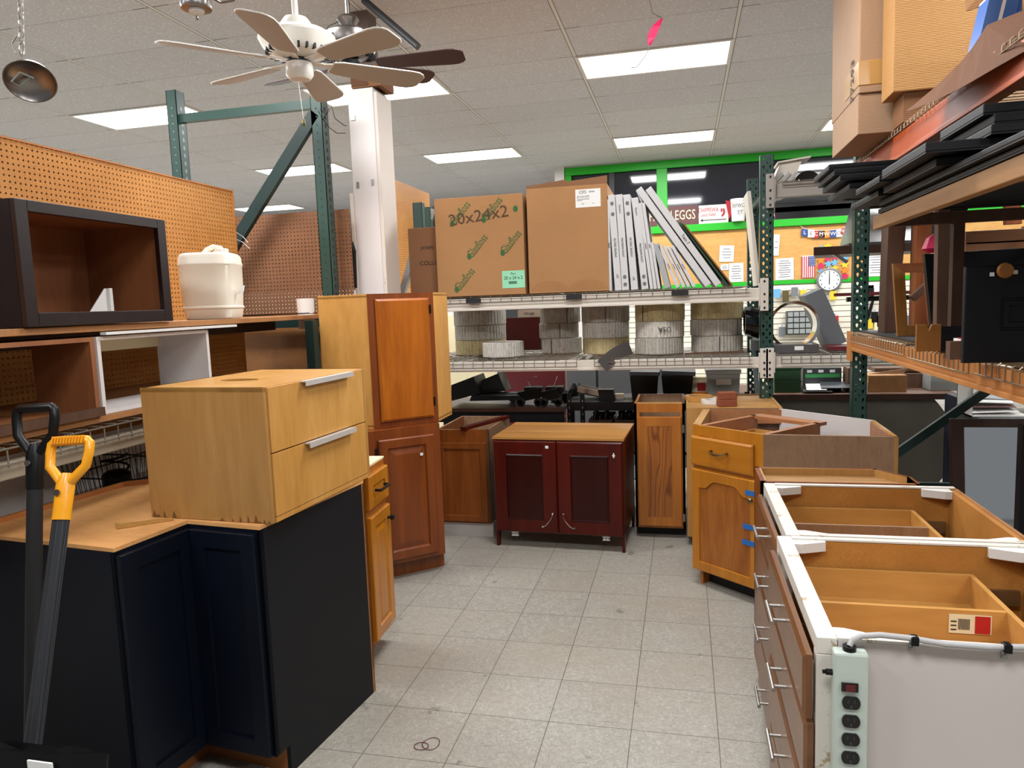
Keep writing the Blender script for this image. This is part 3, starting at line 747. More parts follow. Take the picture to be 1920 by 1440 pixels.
solo('bracket', MB().bar((-2.80, 3.0, 1.86), (-2.80, 3.11, 2.03), .03, .02).bar((-2.80, 2.99, 1.98), (-2.80, 3.12, 2.0), .02, .02).box(-2.9, -2.86, 2.9, 3.2, 1.8, 2.1), M['black_matte'], 'black metal bracket seen through the slot in the orange pegboard', 'bracket')
pb2 = thing('pegboard', 'brown pegboard panel facing the aisle behind the green frame', 'pegboard', (0, 0, 0))
obj('board', MB().box(-3.1, -2.14, 4.5, 4.506, 1.53, 2.215), M['peg_dark'], pb2)
obj('rail', MB().box(-3.1, -2.14, 4.495, 4.53, 1.50, 1.545), M['raw_edge'], pb2)
solo('fibreboard', MB().box(-3.2, -2.02, 4.44, 4.45, .9, 1.49), M['fibre'], 'plain brown fibreboard sheet below the brown pegboard', 'panel')
solo('clip_rail', MB().tube([at_y(650, 500, 4.55), at_y(652, 462, 4.55), at_y(660, 456, 4.55), at_y(664, 470, 4.55), at_y(666, 540, 4.55)], .014, 8), M['black'], 'black bent strap hanging between brown pegboard and white column', 'strap')
solo('sticker_pail', MB().lathe([(.05, 0), (.055, .19), (.05, .19)], 20, c=tuple(at_y(576, 616, 4.2))), M['white'], 'small white can at the end of the left shelf beside the tan cabinet', 'can', smooth=True)
# green frame with diagonal
def post_at(x, y, z1, label):
    return upright('rack_post', label, x, y, z1)
fr = thing('storage_rack', 'tall dark green rack frame with diagonal brace left of the column', 'rack frame', (0, 4.33, 0))
def frame_post(parent, x, z1, w=.075, d=.085, yy=0, holes_side=True):
    g = MB().box(x-w/2, x+w/2, yy, yy+.004, 0, z1).box(x-w/2, x-w/2+.004, yy, yy+d, 0, z1).box(x+w/2-.004, x+w/2, yy, yy+d, 0, z1).box(x-w/2, x-w/2+.025, yy+d-.004, yy+d, 0, z1).box(x+w/2-.025, x+w/2, yy+d-.004, yy+d, 0, z1)
    n = int(z1/.0508)-1; q = MB(); rr = .006
    for k in range(20, n):
        q.add([(x+rr*math.cos(s*PI/4), yy-.001, .03+k*.0508+rr*math.sin(s*PI/4)) for s in range(8)], [tuple(range(8))])
        q.add([(x+w/2+.001, yy+d*.5+.012*math.cos(s*PI/4), .03+k*.0508+.015*math.sin(s*PI/4)) for s in range(8)], [tuple(range(8))])
    o = obj2('post', [(g, M['green_post']), (q, plain('hole_shade', '16211e', .7) if x > -3 else plain('rivet_grey', '6d7a76', .4, .5))], parent)
    return o
frame_post(fr, -2.245, 2.90); frame_post(fr, -3.29, 3.04)
obj('top_bar', MB().bar((-3.25, .04, 2.86), (-2.28, .04, 2.86), .04, .055), M['green_post'], fr)
obj('brace', MB().bar((-2.26, .02, 2.80), (-2.90, .02, 2.03), .04, .075), M['green_dark'], fr)
obj('brace', MB().bar((-2.90, .02, 2.03), (-3.25, .02, 1.55), .04, .075), M['green_dark'], fr)
obj('lower_bar', MB().bar((-3.25, .04, 1.475), (-2.26, .04, 1.475), .04, .055), M['green_dark'], fr)
for k, pp in enumerate([[(600, 205), (612, 215), (622, 200), (628, 222), (645, 235), (650, 236)], [(604, 222), (618, 240), (632, 250), (648, 250)], [(597, 208), (605, 225), (616, 205), (610, 195)]]):
    solo('loose_wire', MB().tube([at_y(x, y, 4.2) for x, y in pp], .0022, 5), M['black'], ['long thin wire curling right from the green post top', 'lower thin wire drooping right from the green post', 'small wire loop at the green post top'][k], 'wire')
for k, pp in enumerate([[(437, 432), (456, 444), (465, 455)], [(437, 446), (455, 454), (468, 466)]]):
    solo('zip_tie', MB().tube([at_y(x, y, 4.2) for x, y in pp], .0018, 5), M['paper'], ['upper white zip tie tail beside the diagonal brace', 'lower white zip tie tail beside the diagonal brace'][k], 'zip tie')
# upper shelf
sh = thing('shelf_board', 'worn chipboard upper shelf carrying the espresso cabinet and plastic jug', 'shelf', (0, 0, 0))
obj('board', MB().prism([(-2.74, .5), (XS, .5), (XS, 3.0), (-2.05, 3.45), (-2.2, 4.28), (-2.74, 4.28)], 1.507, 1.530), M['osb'], sh, bevel=.002)
obj('under_beam', MB().box(-2.6, -2.56, .5, 4.2, 1.44, 1.507), M['dark_wood'], sh)
# wire grid lying on the far end of the shelf
g = MB()
for k in range(7): g.bar((-2.68+k*.07, 3.5, 1.537), (-2.68+k*.07, 4.2, 1.537), .004, .004)
for k in range(8): g.bar((-2.68, 3.5+k*.1, 1.542), (-2.26, 3.5+k*.1, 1.542), .004, .004)
solo('wire_grid', g, M['black'], 'small dark wire grid lying on the shelf behind the jug', 'wire grid')
# lower shelf, wire deck and beam
ls = thing('shelf_rack', 'lower left rack shelf with wire deck and grey beam', 'shelf', (0, 0, 0))
obj('board', MB().box(-2.72, XS, .3, 3.6, 1.188, 1.212), M['osb'], ls, bevel=.002)
obj('beam', MB().box(XS, XS+.03, .3, 3.7, 1.082, 1.135), plain('grey_beige_beam', '8d8371', .45), ls, bevel=.003)
obj('beam', MB().box(-2.7, -2.67, .3, 3.7, 1.082, 1.135), plain('grey_beige_beam', '8d8371', .45), ls)
g = MB()
for k in range(46):
    y = .9+k*.062
    g.tube([(-2.68, y, 1.18), (XS+.035, y, 1.18), (XS+.045, y, 1.172), (XS+.045, y, 1.122)], .0026, 5)
for z in (1.178, 1.13): g.cyl((XS+.047, .3, z), (XS+.047, 3.7, z), .003, 6)
for x in (-2.6, -2.4, -2.2): g.cyl((x, .3, 1.176), (x, 3.7, 1.176), .003, 6)
obj('wire_deck', g, M['wire'], ls)
obj('post', MB().box(XS-.05, XS, 3.66, 3.72, 0, 1.5), M['green_dark'], ls)
obj('post', MB().box(XS-.05, XS, .25, .31, 0, 1.5), M['green_dark'], ls)

# espresso open cabinet on the upper shelf (its open front faces +X)
def open_box(t, w, d, h, fw, mats, y0=0):
    """box whose front lies in the plane local y=0 facing -y"""
    side, inner, fmat = mats
    obj('side_panel', MB().box(0, .014, .0, d, 0, h), side, t); obj('side_panel', MB().box(w-.014, w, .0, d, 0, h), side, t)
    obj('inner_lining', MB().box(.014, .02, .02, d, .014, h-.014).box(w-.02, w-.014, .02, d, .014, h-.014).box(.02, w-.02, d-.012, d-.004, .014, h-.014)
        .box(.02, w-.02, .02, d-.012, .014, .024).box(.02, w-.02, .02, d-.012, h-.024, h-.014), inner, t)
    obj('top_panel', MB().box(.014, w-.014, 0, d, h-.014, h), side, t); obj('bottom_panel', MB().box(.014, w-.014, 0, d, 0, .014), side, t)
    obj('back_panel', MB().box(.014, w-.014, d-.004, d, .014, h-.014), side, t)
    if fw:
        obj('face_frame', MB().box(0, fw, -.019, 0, 0, h).box(w-fw, w, -.019, 0, 0, h).box(fw, w-fw, -.019, 0, 0, fw).box(fw, w-fw, -.019, 0, h-fw*.8, h), fmat, t, bevel=.002)
t = thing('wall_cabinet', 'dark espresso open wall cabinet lying on its side on the upper left shelf', 'cabinet', (-2.0, 1.845, 1.5325), math.radians(90))
open_box(t, .665, .36, .395, .045, (M['espresso_side'], M['inner_brown'], M['espresso']))
br = thing('shelf_bracket', 'white triangular metal bracket standing inside the espresso cabinet', 'bracket', (-2.12, 2.33, 1.558), math.radians(92))
obj('web', MB().prism_y([(-.11, 0), (.0, 0), (.0, .105), (-.01, .105)], 0, .003), M['white'], br)
obj('flange', MB().box(0, .016, -.012, .012, 0, .107).box(-.11, .0, -.012, .012, 0, .003), M['white'], br)

# natural plastic jug
p = at_y(395, 604, 3.0)
jc = thing('plastic_jug', 'off-white square plastic jug with moulded handle on the upper left shelf', 'jug', (p.x+.025, 3.0, 1.531), .3)
def sq(r, z, n=40, e=.42):
    out = []
    for i in range(n):
        a_ = 2*PI*i/n; c_, s_ = math.cos(a_), math.sin(a_)
        out.append((r*math.copysign(abs(c_)**e, c_), r*math.copysign(abs(s_)**e, s_), z))
    return out
S = 1.0
prof = [(.108, 0), (.114, .006), (.120, .045), (.1255, .05), (.1255, .056), (.1205, .062), (.126, .15), (.127, .245), (.1305, .25), (.1305, .256), (.127, .263), (.126, .285), (.120, .298), (.105, .305), (.06, .308)]
obj('body', MB().loops([sq(r*.98, z*.99, e=.5) for r, z in prof]), M['plastic_nat'], jc, smooth=True)
obj('handle', MB().tube([(-.03, -.01, .295), (-.01, .0, .322), (.02, .0, .334), (.05, .0, .328), (.06, .0, .30)], .012, 8).tube([(.0, .03, .30), (.02, .03, .318), (.05, .03, .31)], .008, 6), M['plastic_nat'], jc, smooth=True)
obj('cap', MB().lathe([(.026, .30), (.026, .318), (.022, .32)], 20, c=(.075, -.05, 0)), M['white'], jc, smooth=True)
obj('price_tag', MB().quad((.13, -.05, .11), (.165, -.08, .12), (.17, -.075, .15), (.135, -.045, .14), .001), M['paper'], jc)

# open cabinets on the lower shelf
t = thing('open_cabinet', 'brown frameless cabinet shell without a back on the lower left shelf', 'cabinet', (-2.0, 1.2, 1.2135), math.radians(90))
for g, nm in ((MB().box(0, .018, 0, .25, 0, .275), 'side_panel'), (MB().box(.9, .918, 0, .25, 0, .275), 'side_panel'), (MB().box(.018, .9, 0, .25, 0, .016), 'bottom_panel'), (MB().box(.018, .9, 0, .25, .26, .275), 'top_panel')):
    obj(nm, g, M['inner_brown'], t)
obj('front_rail', MB().box(0, .918, -.02, 0, 0, .03), M['plank_dk'], t)
t = thing('open_cabinet', 'white edged cabinet shell without a back beneath the plastic jug', 'cabinet', (-2.0, 2.13, 1.2135), math.radians(90))
obj('side_panel', MB().box(0, .016, 0, .25, 0, .275), M['white_melamine'], t)
obj('side_panel', MB().box(.60, .616, 0, .25, 0, .275), M['white_melamine'], t)
obj('top_panel', MB().box(.016, .60, 0, .25, .262, .275), M['white_melamine'], t)
obj('bottom_panel', MB().box(.016, .60, 0, .25, 0, .014), M['white_melamine'], t)
obj('back_rail', MB().box(.016, .60, .235, .25, .21, .262), M['cream'], t)
solo('white_strip', MB().box(-2.0, -1.975, 2.15, 2.92, 1.494, 1.504), M['white'], 'long white slat tucked under the upper shelf edge', 'slat')

# baskets and tools behind the navy cabinet
lt = thing('low_table', 'low white table behind the navy corner cabinet', 'table', (-2.72, 1.5, 0))
obj('tabletop', MB().box(.0, .26, 0, 2.5, .74, .76), M['white'], lt)
for y in (.05, 2.4): obj('leg', MB().box(.05, .09, y, y+.04, 0, .74), M['white'], lt); obj('leg', MB().box(.18, .22, y, y+.04, 0, .74), M['white'], lt)
def basket(x, y, z, w, d, h, label, rot=0):
    t = thing('wire_basket', label, 'basket', (x, y, z), rot, 'black wire baskets')
    g = MB(); fl_ = .03
    for zz, e in ((0, 0), (h*.5, .015), (h, fl_)):
        g.tube([(-e, -e, zz), (w+e, -e, zz), (w+e, d+e, zz), (-e, d+e, zz)], .0035, 6, closed=True)
    n = int(w/.025)
    for k in range(n+1):
        xx = w*k/n; e = -fl_+2*fl_*k/n
        g.tube([(xx+e, -fl_, h), (xx, 0, 0), (xx, d, 0), (xx+e, d+fl_, h)], .002, 4)
    n = int(d/.025)
    for k in range(n+1):
        yy = d*k/n; g.tube([(-fl_, yy, h), (0, yy, 0), (w, yy, 0), (w+fl_, yy, h)], .002, 4)
    obj('basket_wires', g, M['black'], t)
    return t
basket(-2.62, 2.55, .762, .36, .42, .22, 'nearer black wire basket behind the yellow shovel grip')
basket(-2.62, 3.1, .762, .36, .42, .27, 'farther black wire basket beside the maple drawer unit')
for k, (x, y, z, r) in enumerate([(-2.5, 2.7, .83, .06), (-2.4, 2.85, .84, .05), (-2.45, 3.2, .85, .07), (-2.35, 3.35, .88, .05), (-2.5, 3.4, .86, .055)]):
    t = thing('power_tool', ['black trimmer head in the nearer basket', 'grey drill body in the nearer basket', 'black motor in the farther basket', 'coiled hose reel in the farther basket', 'dark pump in the farther basket'][k], 'tool', (x, y, z))
    obj('housing', MB().lathe([(r*.5, -r*.8), (r, -r*.5), (r, r*.4), (r*.6, r*.7)], 14, T=RX(.6*k)), M['black' if k % 2 == 0 else 'grey_dk'], t, smooth=True)
    obj('cord', MB().tube([(r*math.cos(s), r*math.sin(s)*.8, r*.8+.01*s) for s in [q*.6 for q in range(12)]], .006, 6), M['black'], t)
for k, (a_, b_, c_, l) in enumerate([((-2.35, 1.65, .83), (-2.25, 2.5, .84), 'red', 'red handled tool lying behind the navy cabinet, nearest the wall'), ((-2.30, 1.6, .80), (-2.28, 2.2, .85), 'black', 'black and red shear lying behind the navy cabinet')]):
    t = thing('garden_tool', l, 'tool', (0, 0, -.05))
    obj('shaft', MB().cyl(a_, b_, .014, 10), M['black'], t)
    obj('grip', MB().tube([a_, tuple(Vector(a_).lerp(Vector(b_), .3))], .024, 10), M[c_], t)
    obj('head', MB().lathe([(.02, -.03), (.04, 0), (.02, .04)], 12, c=b_), M['ink_red'], t)

# ---------------------------------------------------------------- navy corner cabinet
NV = thing('corner_cabinet', 'navy blue L-shaped corner base cabinet with two shaker doors and raw top', 'cabinet', (-1.312, 1.975, 0), math.radians(-6.8))
H = .868
outl = [(-.29, -.285), (-.29, 0), (0, 0), (0, .615), (-.62, .615), (-.93, .32), (-.93, -.285)]
outl_cc = outl[:]
g = MB()
def wl(g, a, b, z0, z1, t=.016):
    a = Vector(a); b = Vector(b); d = (b-a).normalized(); nn = Vector((-d.y, d.x))*t
    g.prism([tuple(a), tuple(b), tuple(b+nn), tuple(a+nn)], z0, z1)
wl(g, outl[0], outl[1], .1, H); wl(g, outl[1], outl[2], .1, H)
obj('face_frame', g, M['navy'], NV)
g = MB(); wl(g, (0, 0), (0, .615), .1, H); wl(g, (0, .07), (0, .615), 0, .1)
obj('end_panel', g, M['navy_side'], NV, label='charcoal navy end panel')
g = MB(); wl(g, outl[6], outl[0], 0, H)
obj('side_panel', g, M['navy'], NV)
g = MB(); wl(g, outl[3], outl[4], 0, H); wl(g, outl[4], outl[5], 0, H+.03); wl(g, outl[5], outl[6], 0, H+.03)
obj('back_panel', g, M['raw_edge'], NV)
obj('top_panel', MB().prism(outl, H, H+.012), M['raw_orange'], NV)
g = MB(); wl(g, (-.36, -.23), (-.36, .07), 0, .1); wl(g, (-.36, .07), (-.016, .07), 0, .1)
obj('toe_kick', g, M['toe_wood'], NV, label='bare wood toe kick')
g = MB(); panel(g, .006, .282, .105, H-.012, SHAKER, T=Matrix(((0, -1, 0, -.29), (1, 0, 0, -.288), (0, 0, 1, 0), (0, 0, 0, 1))))
d1 = obj('door', g, M['navy'], NV)
g = MB(); panel(g, -.268, -.012, .105, H-.012, SHAKER)
d2 = obj('door', g, M['navy'], NV)
for z in (.2, .48, .62, .78):
    obj('hinge', MB().cyl((-.284, -.012, z), (-.284, -.012, z+.03), .005, 8), M['nickel'], d2)
# strip of wood on the raw top
solo('wood_splinter', MB().loops([[(x, y, .8815) for x, y in pts_] for pts_ in [[(p_.x, p_.y) for p_ in (at_z(218, 992, .882), at_z(325, 975, .882), at_z(322, 972, .882), at_z(225, 984, .882), at_z(216, 982, .882))]]]+[[(x, y, .886) for x, y in [(p_.x, p_.y) for p_ in (at_z(218, 992, .882), at_z(325, 975, .882), at_z(322, 972, .882), at_z(225, 984, .882), at_z(216, 982, .882))]]]), M['birch'], 'pale torn wood splinter lying on the navy cabinet top', 'wood strip')

# ---------------------------------------------------------------- maple drawer unit on top
MU = thing('drawer_unit', 'maple two-drawer unit with silver edge pulls standing on the navy cabinet', 'drawer unit', (-1.279, 2.0, .8815), math.radians(86.5))
# local x runs along the front (world +Y), local -y is outward (world +X)
W, D, Hh = .648, .475, .437
obj('side_panel', MB().box(0, .016, 0, D, 0, Hh), M['maple'], MU, bevel=.001)
obj('side_panel', MB().box(W-.016, W, -.004, D, 0, Hh), M['maple'], MU, bevel=.001)
obj('bottom_panel', MB().box(.016, W-.016, -.004, D, 0, .016), M['maple_y'], MU)
obj('back_panel', MB().box(.016, W-.016, D-.01, D, .016, Hh), M['maple'], MU)
q = MB(); rs = random.Random(4)
for yy_ in [.012, .03, .045, .06, .09, .12, .15, .19, .38, .42, .445, .46]:
    hh_ = rs.uniform(.006, .03); ww_ = rs.uniform(.004, .010)
    q.add([(-.0008, yy_-ww_, .001), (-.0008, yy_+ww_, .001), (-.0008, yy_+ww_*.2, hh_)], [(0, 1, 2)])
obj('water_stain', q, plain('stained_veneer', '6b4a28', .6), MU)
g = MB(); n = 24; out = [(0, 0), (W, 0), (W, D), (0, D)]
ring_o = []; ring_i = []
for k in range(n):
    a_ = 2*PI*k/n+PI/4; c_, s_ = math.cos(a_), math.sin(a_); m_ = max(abs(c_), abs(s_))
    ring_o.append((W/2+c_/m_*W/2, D/2+s_/m_*D/2)); ring_i.append((.24+.045*c_, .27+.075*s_))
g.loops([[(x, y, Hh) for x, y in ring_i], [(x, y, Hh) for x, y in ring_o], [(x, y, Hh-.014) for x, y in ring_o], [(x, y, Hh-.014) for x, y in ring_i], [(x, y, Hh) for x, y in ring_i]], cap0=False, cap1=False)
obj('top_panel', g, M['maple_y'], MU)
for z0, z1, px in ((.018, .222, 0), (.226, Hh-.002, 0)):
    dr = obj('drawer', MB().box(.018, W-.018, -.004, .014, z0, z1), M['maple_y'], MU, bevel=.001)
    obj('edge_pull', MB().box(.20, .52, -.026, -.004, z1-.003, z1+.001).box(.20, .52, -.028, -.0245, z1-.016, z1+.001), M['pull'], dr, label='silver edge pull')

# ---------------------------------------------------------------- shovels
def dgrip(t, mat, Tm, w=.12, h=.115, r=.012, ribs=False):
    g = MB()
    pts_ = [(0, 0, -.06), (0, 0, -.01), (-w*.22, 0, .02), (-w*.46, 0, h*.45), (-w*.5, 0, h*.8), (-w*.49, 0, h*1.0), (-w*.43, 0, h*1.06), (w*.43, 0, h*1.06), (w*.49, 0, h*1.0), (w*.5, 0, h*.8), (w*.46, 0, h*.45), (w*.22, 0, .02), (0, 0, -.01)]
    g.tube(pts_[1:-1], r, 10, closed=True, T=Tm)
    g.tube([(0, 0, -.085), (0, 0, -.06), (0, 0, 0), (0, 0, .03)], .02, 12, T=Tm, radii=[.0215, .021, .022, .012])
    o = obj('grip', g, mat, t, smooth=True)
    if ribs:
        q = MB()
        for k in range(11): x = -w*.38+w*.76*k/10; q.tube([(x, -r*1.25, h*.98), (x+.002, -r*1.3, h*1.14)], .0026, 6, T=Tm); q.tube([(x, -r*1.25, h*1.14), (x, r, h*1.16)], .0026, 6, T=Tm)
        obj('rib', q, mat, o)
    obj('bolt', MB().lathe([(.008, 0), (.008, .004)], 12, T=Tm @ TR(0, -.021, -.02) @ RX(PI/2)), M['nickel'], o)
def lean(top, foot):
    a = Vector(foot); b = Vector(top); z = (b-a).normalized(); x = Vector((1, 0, 0)); y = z.cross(x).normalized(); x = y.cross(z)
    return Matrix(((x.x, y.x, z.x, b.x), (x.y, y.y, z.y, b.y), (x.z, y.z, z.z, b.z), (0, 0, 0, 1)))
top = at_y(66, 868, 1.5); f0 = at_y(60, 1440, 1.36)
foot = top+(f0-top)*((top.z-.02)/(top.z-f0.z))
t = thing('shovel', 'black shovel with black D-shaped grip, left of the yellow one', 'shovel', (0, 0, 0))
dgrip(t, M['black'], lean(top+ (top-foot).normalized()*.02, foot))
obj('shaft', MB().cyl(top, foot, .0185, 16), M['black_matte'], t, smooth=True)
L = []
for k in range(8):
    s_ = k/7; wd = .06+.14*min(1, s_*2.2); L.append([(foot.x+x_*wd, foot.y-.02-s_*.1+.03*(x_*x_), .02+.26*(1-s_)) for x_ in (-1, -.5, 0, .5, 1)]+[(foot.x+x_*wd, foot.y-.025-s_*.1+.03*(x_*x_), .018+.26*(1-s_)) for x_ in (1, .5, 0, -.5, -1)])
obj('blade', MB().loops(L), M['black'], t, smooth=True)
top = at_y(121, 925, 1.45); f0 = at_y(58, 1425, 1.25)
foot = top+(f0-top)*((top.z-.16)/(top.z-f0.z))
t = thing('snow_shovel', 'snow shovel with yellow D-shaped grip, ribbed grey shaft and black blade', 'shovel', (0, 0, 0))
dgrip(t, M['yellow_handle'], lean(top+(top-foot).normalized()*.02, foot), w=.116, h=.105, r=.0115, ribs=True)
g = MB(); g.cyl(top, foot, .0175, 14)
for k in range(10):
    a_ = 2*PI*k/10; e = Vector((math.cos(a_)*.0175, math.sin(a_)*.0175, 0)); g.cyl(top+e, foot+e, .0022, 5)
obj('shaft', g, M['shaft_grey'], t, smooth=True)
ztb = at_y(110, 1414, foot.y).z-.01
L = []
for k in range(9):
    s_ = k/8; zz = ztb*(1-s_)+.01; yy = foot.y-.10*math.sin(s_*PI*.5)
    L.append([(foot.x+.06+x_*.24, yy+.03*x_*x_, zz+.012*math.cos(x_*9)) for x_ in [q/6 for q in range(-6, 7)]]+[(foot.x+.06+x_*.24, yy+.03*x_*x_-.004, zz-.004) for x_ in [q/6 for q in range(6, -7, -1)]])
bl = obj('blade', MB().loops(L), M['black'], t, smooth=True)
obj('sticker', MB().box(foot.x+.14, foot.x+.20, foot.y-.012, foot.y-.008, ztb-.02, ztb-.004), M['paper'], bl)

# ================================================================== cabinets in the middle
def knob(parent, x, z, mat, r=.014, y=-.02):
    return obj('knob', MB().lathe([(r*.5, 0), (r*.4, .012), (r, .016), (r*1.05, .022), (r*.6, .028)], 16, T=TR(x, y, z) @ RX(PI/2)), mat, parent, smooth=True)
# oak drawer base seen edge-on, front faces +X
OB = thing('base_cabinet', 'narrow oak drawer base cabinet squeezed behind the navy one', 'cabinet', (-1.318, 2.752, 0), math.radians(94))
W = .27
g = MB(); wall_loop(g, [(0, 0), (W, 0), (W, .58), (0, .58)], .1, .874, .016); obj('carcass', g, M['honey'], OB)
obj('top_panel', MB().box(0, W, .002, .58, .874, .882), M['cream'], OB, label='pale torn top sheet')
obj('toe_kick', MB().box(0, W, .07, .085, 0, .1), M['honey'], OB)
g = MB(); panel(g, .012, W-.012, .70, .845, RAISED[:4]+[(.045, -.014)]); dr = obj('drawer', g, M['honey_y'], OB, bevel=.001)
obj('handle', MB().tube([(.08, -.02, .772), (.08, -.045, .772), (.1, -.052, .775), (.17, -.052, .775), (.19, -.045, .772), (.19, -.02, .772)], .0065, 8), M['bronze'], dr, smooth=True)
g = MB(); panel(g, .012, W-.012, .115, .665, RAISED); do = obj('door', g, M['honey_y'], OB)
knob(do, W-.05, .61, M['bronze'], .015)

# diagonal cherry corner base and the tall wall cabinet standing on it
P1, P2 = Vector((-1.70, 3.635)), Vector((-1.382, 3.925))
ang = math.atan2(P2.y-P1.y, P2.x-P1.x)
def loc2(P, O, a): d = Vector(P)-Vector(O); return (d.x*math.cos(a)+d.y*math.sin(a), -d.x*math.sin(a)+d.y*math.cos(a))
DB = thing('corner_cabinet', 'cherry coloured diagonal corner base cabinet with a raised panel door', 'cabinet', (P1.x, P1.y, 0), ang)
Wd = (P2-P1).length
poly = [(0, 0), (Wd, 0), loc2((-1.53, 4.24), P1, ang), loc2((-2.0, 4.24), P1, ang), loc2((-2.0, 3.635), P1, ang)]
g = MB(); wall_loop(g, poly, .1, .862, .018, skip=(0,)); obj('carcass', g, M['brown_oak'], DB)
g = MB().prism([(p[0], p[1]) for p in poly], .862, .878); obj('top_panel', g, M['cherry_dk'], DB)
g = MB().box(0, .06, 0, .02, .1, .862).box(Wd-.05, Wd, 0, .02, .1, .862).box(.06, Wd-.05, 0, .02, .79, .862).box(.06, Wd-.05, 0, .02, .1, .14)
obj('face_frame', g, M['cherry_dk'], DB)
obj('toe_kick', MB().box(-.02, Wd+.02, .07, .085, 0, .1), M['brown_oak'], DB)
g = MB(); panel(g, .055, Wd-.045, .125, .825, [(0, 0), (0, -.014), (.006, -.02), (.05, -.02), (.058, -.008), (.064, -.008), (.095, -.017)])
do = obj('door', g, M['cherry_dk'], DB)
obj('sticker', MB().box(Wd-.135, Wd-.118, -.021, -.017, .71, .725), M['paper'], do)
obj('hinge', MB().box(.038, .052, -.015, 0, .70, .78), M['bronze'], do)

Q1, Q2 = Vector((-1.698, 3.722)), Vector((-1.408, 3.99))
ang2 = math.atan2(Q2.y-Q1.y, Q2.x-Q1.x); Wq = (Q2-Q1).length
WC = thing('wall_cabinet', 'tall diagonal corner wall cabinet with cherry door and tan sides standing on the corner base', 'cabinet', (Q1.x, Q1.y, .8795), ang2)
poly = [(0, 0), (Wq, 0), loc2((-1.415, 4.27), Q1, ang2), loc2((-1.995, 4.27), Q1, ang2), loc2((-1.995, 3.725), Q1, ang2)]
Hw = .755
g = MB(); wall_loop(g, poly, 0, Hw, .014, skip=(0,)); obj('side_panel', g, M['oak_tan'], WC)
obj('top_panel', MB().prism([(p[0], p[1]) for p in poly], Hw-.02, Hw-.008), M['oak_tan'], WC)
obj('bottom_panel', MB().prism([(p[0], p[1]) for p in poly], .01, .022), M['oak_tan'], WC)
g = MB().box(0, .05, -.004, .014, 0, Hw).box(Wq-.04, Wq, -.004, .014, 0, Hw).box(.05, Wq-.04, -.004, .014, Hw-.045, Hw).box(.05, Wq-.04, -.004, .014, 0, .045)
obj('face_frame', g, M['cherry_dk'], WC)
g = MB(); panel(g, .042, Wq-.032, .035, Hw-.03, [(0, -.004), (0, -.014), (.012, -.022)]); do = obj('door', g, M['cherry'], WC)
for z in (.1, Hw-.12): obj('hinge', MB().box(Wq-.03, Wq-.022, -.02, -.004, z, z+.05), M['bronze'], do)

# brown sink base
SB = thing('base_cabinet', 'open topped brown oak base cabinet with flat panel door and white toe kick', 'cabinet', (-1.62, 4.52, 0), math.radians(-.5))
W, H = .365, .735
obj('side_panel', MB().box(0, .016, 0, .58, .1, H), M['brown_oak'], SB); obj('side_panel', MB().box(W-.016, W, 0, .58, .1, H), M['laminate_brown'], SB)
obj('back_panel', MB().box(.016, W-.016, .57, .58, .1, H), M['laminate_brown'], SB)
obj('bottom_panel', MB().box(.016, W-.016, .02, .57, .12, .135), M['pale_maple'], SB)
obj('face_frame', MB().box(0, W, 0, .02, H-.09, H).box(0, .04, 0, .02, .1, H-.09).box(W-.03, W, 0, .02, .1, H-.09).box(.04, W-.03, 0, .02, .1, .14), M['brown_oak'], SB)
obj('toe_kick', MB().box(0, W, .03, .045, 0, .1), M['white_melamine'], SB, label='white toe kick board')
g = MB(); panel(g, .012, W-.018, .115, H-.085, [(0, 0), (0, -.016), (.004, -.018), (.04, -.018), (.043, -.009)]); obj('door', g, M['brown_oak'], SB)
solo('wood_strip', MB().bar((-1.42, 4.50, H+.012), (-1.24, 4.98, H+.012), .045, .022), M['mahogany'], 'dark red strip of wood lying across the open brown base cabinet', 'wood strip')

# red vanity with doors
RV = thing('base_cabinet', 'dark red mahogany two-door cabinet with bare plywood top', 'cabinet', (-1.19, 4.385, 0), math.radians(-2.6))
W, H = .828, .700
for x0 in (0, W-.018):
    o = MB(); o.loops([[(x0, y, z) for y, z in [(0, 0), (.035, 0), (.05, .1), (.56, .1), (.56, H), (0, H)]], [(x0+.018, y, z) for y, z in [(0, 0), (.035, 0), (.05, .1), (.56, .1), (.56, H), (0, H)]]])
    o.box(x0, x0+.018, .52, .56, 0, .1)
    obj('side_panel', o, M['mahogany'], RV)
obj('bottom_panel', MB().box(.018, W-.018, .0, .56, .1, .116), M['laminate_brown'], RV)
obj('back_panel', MB().box(.018, W-.018, .55, .56, .116, H), M['laminate_brown'], RV)
obj('top_panel', MB().box(-.004, W+.004, -.002, .57, H, H+.014), M['ply_top'], RV)
PR = [(0, 0), (0, -.013), (.008, -.02), (.07, -.02), (.078, -.01), (.084, -.01), (.095, -.016)]
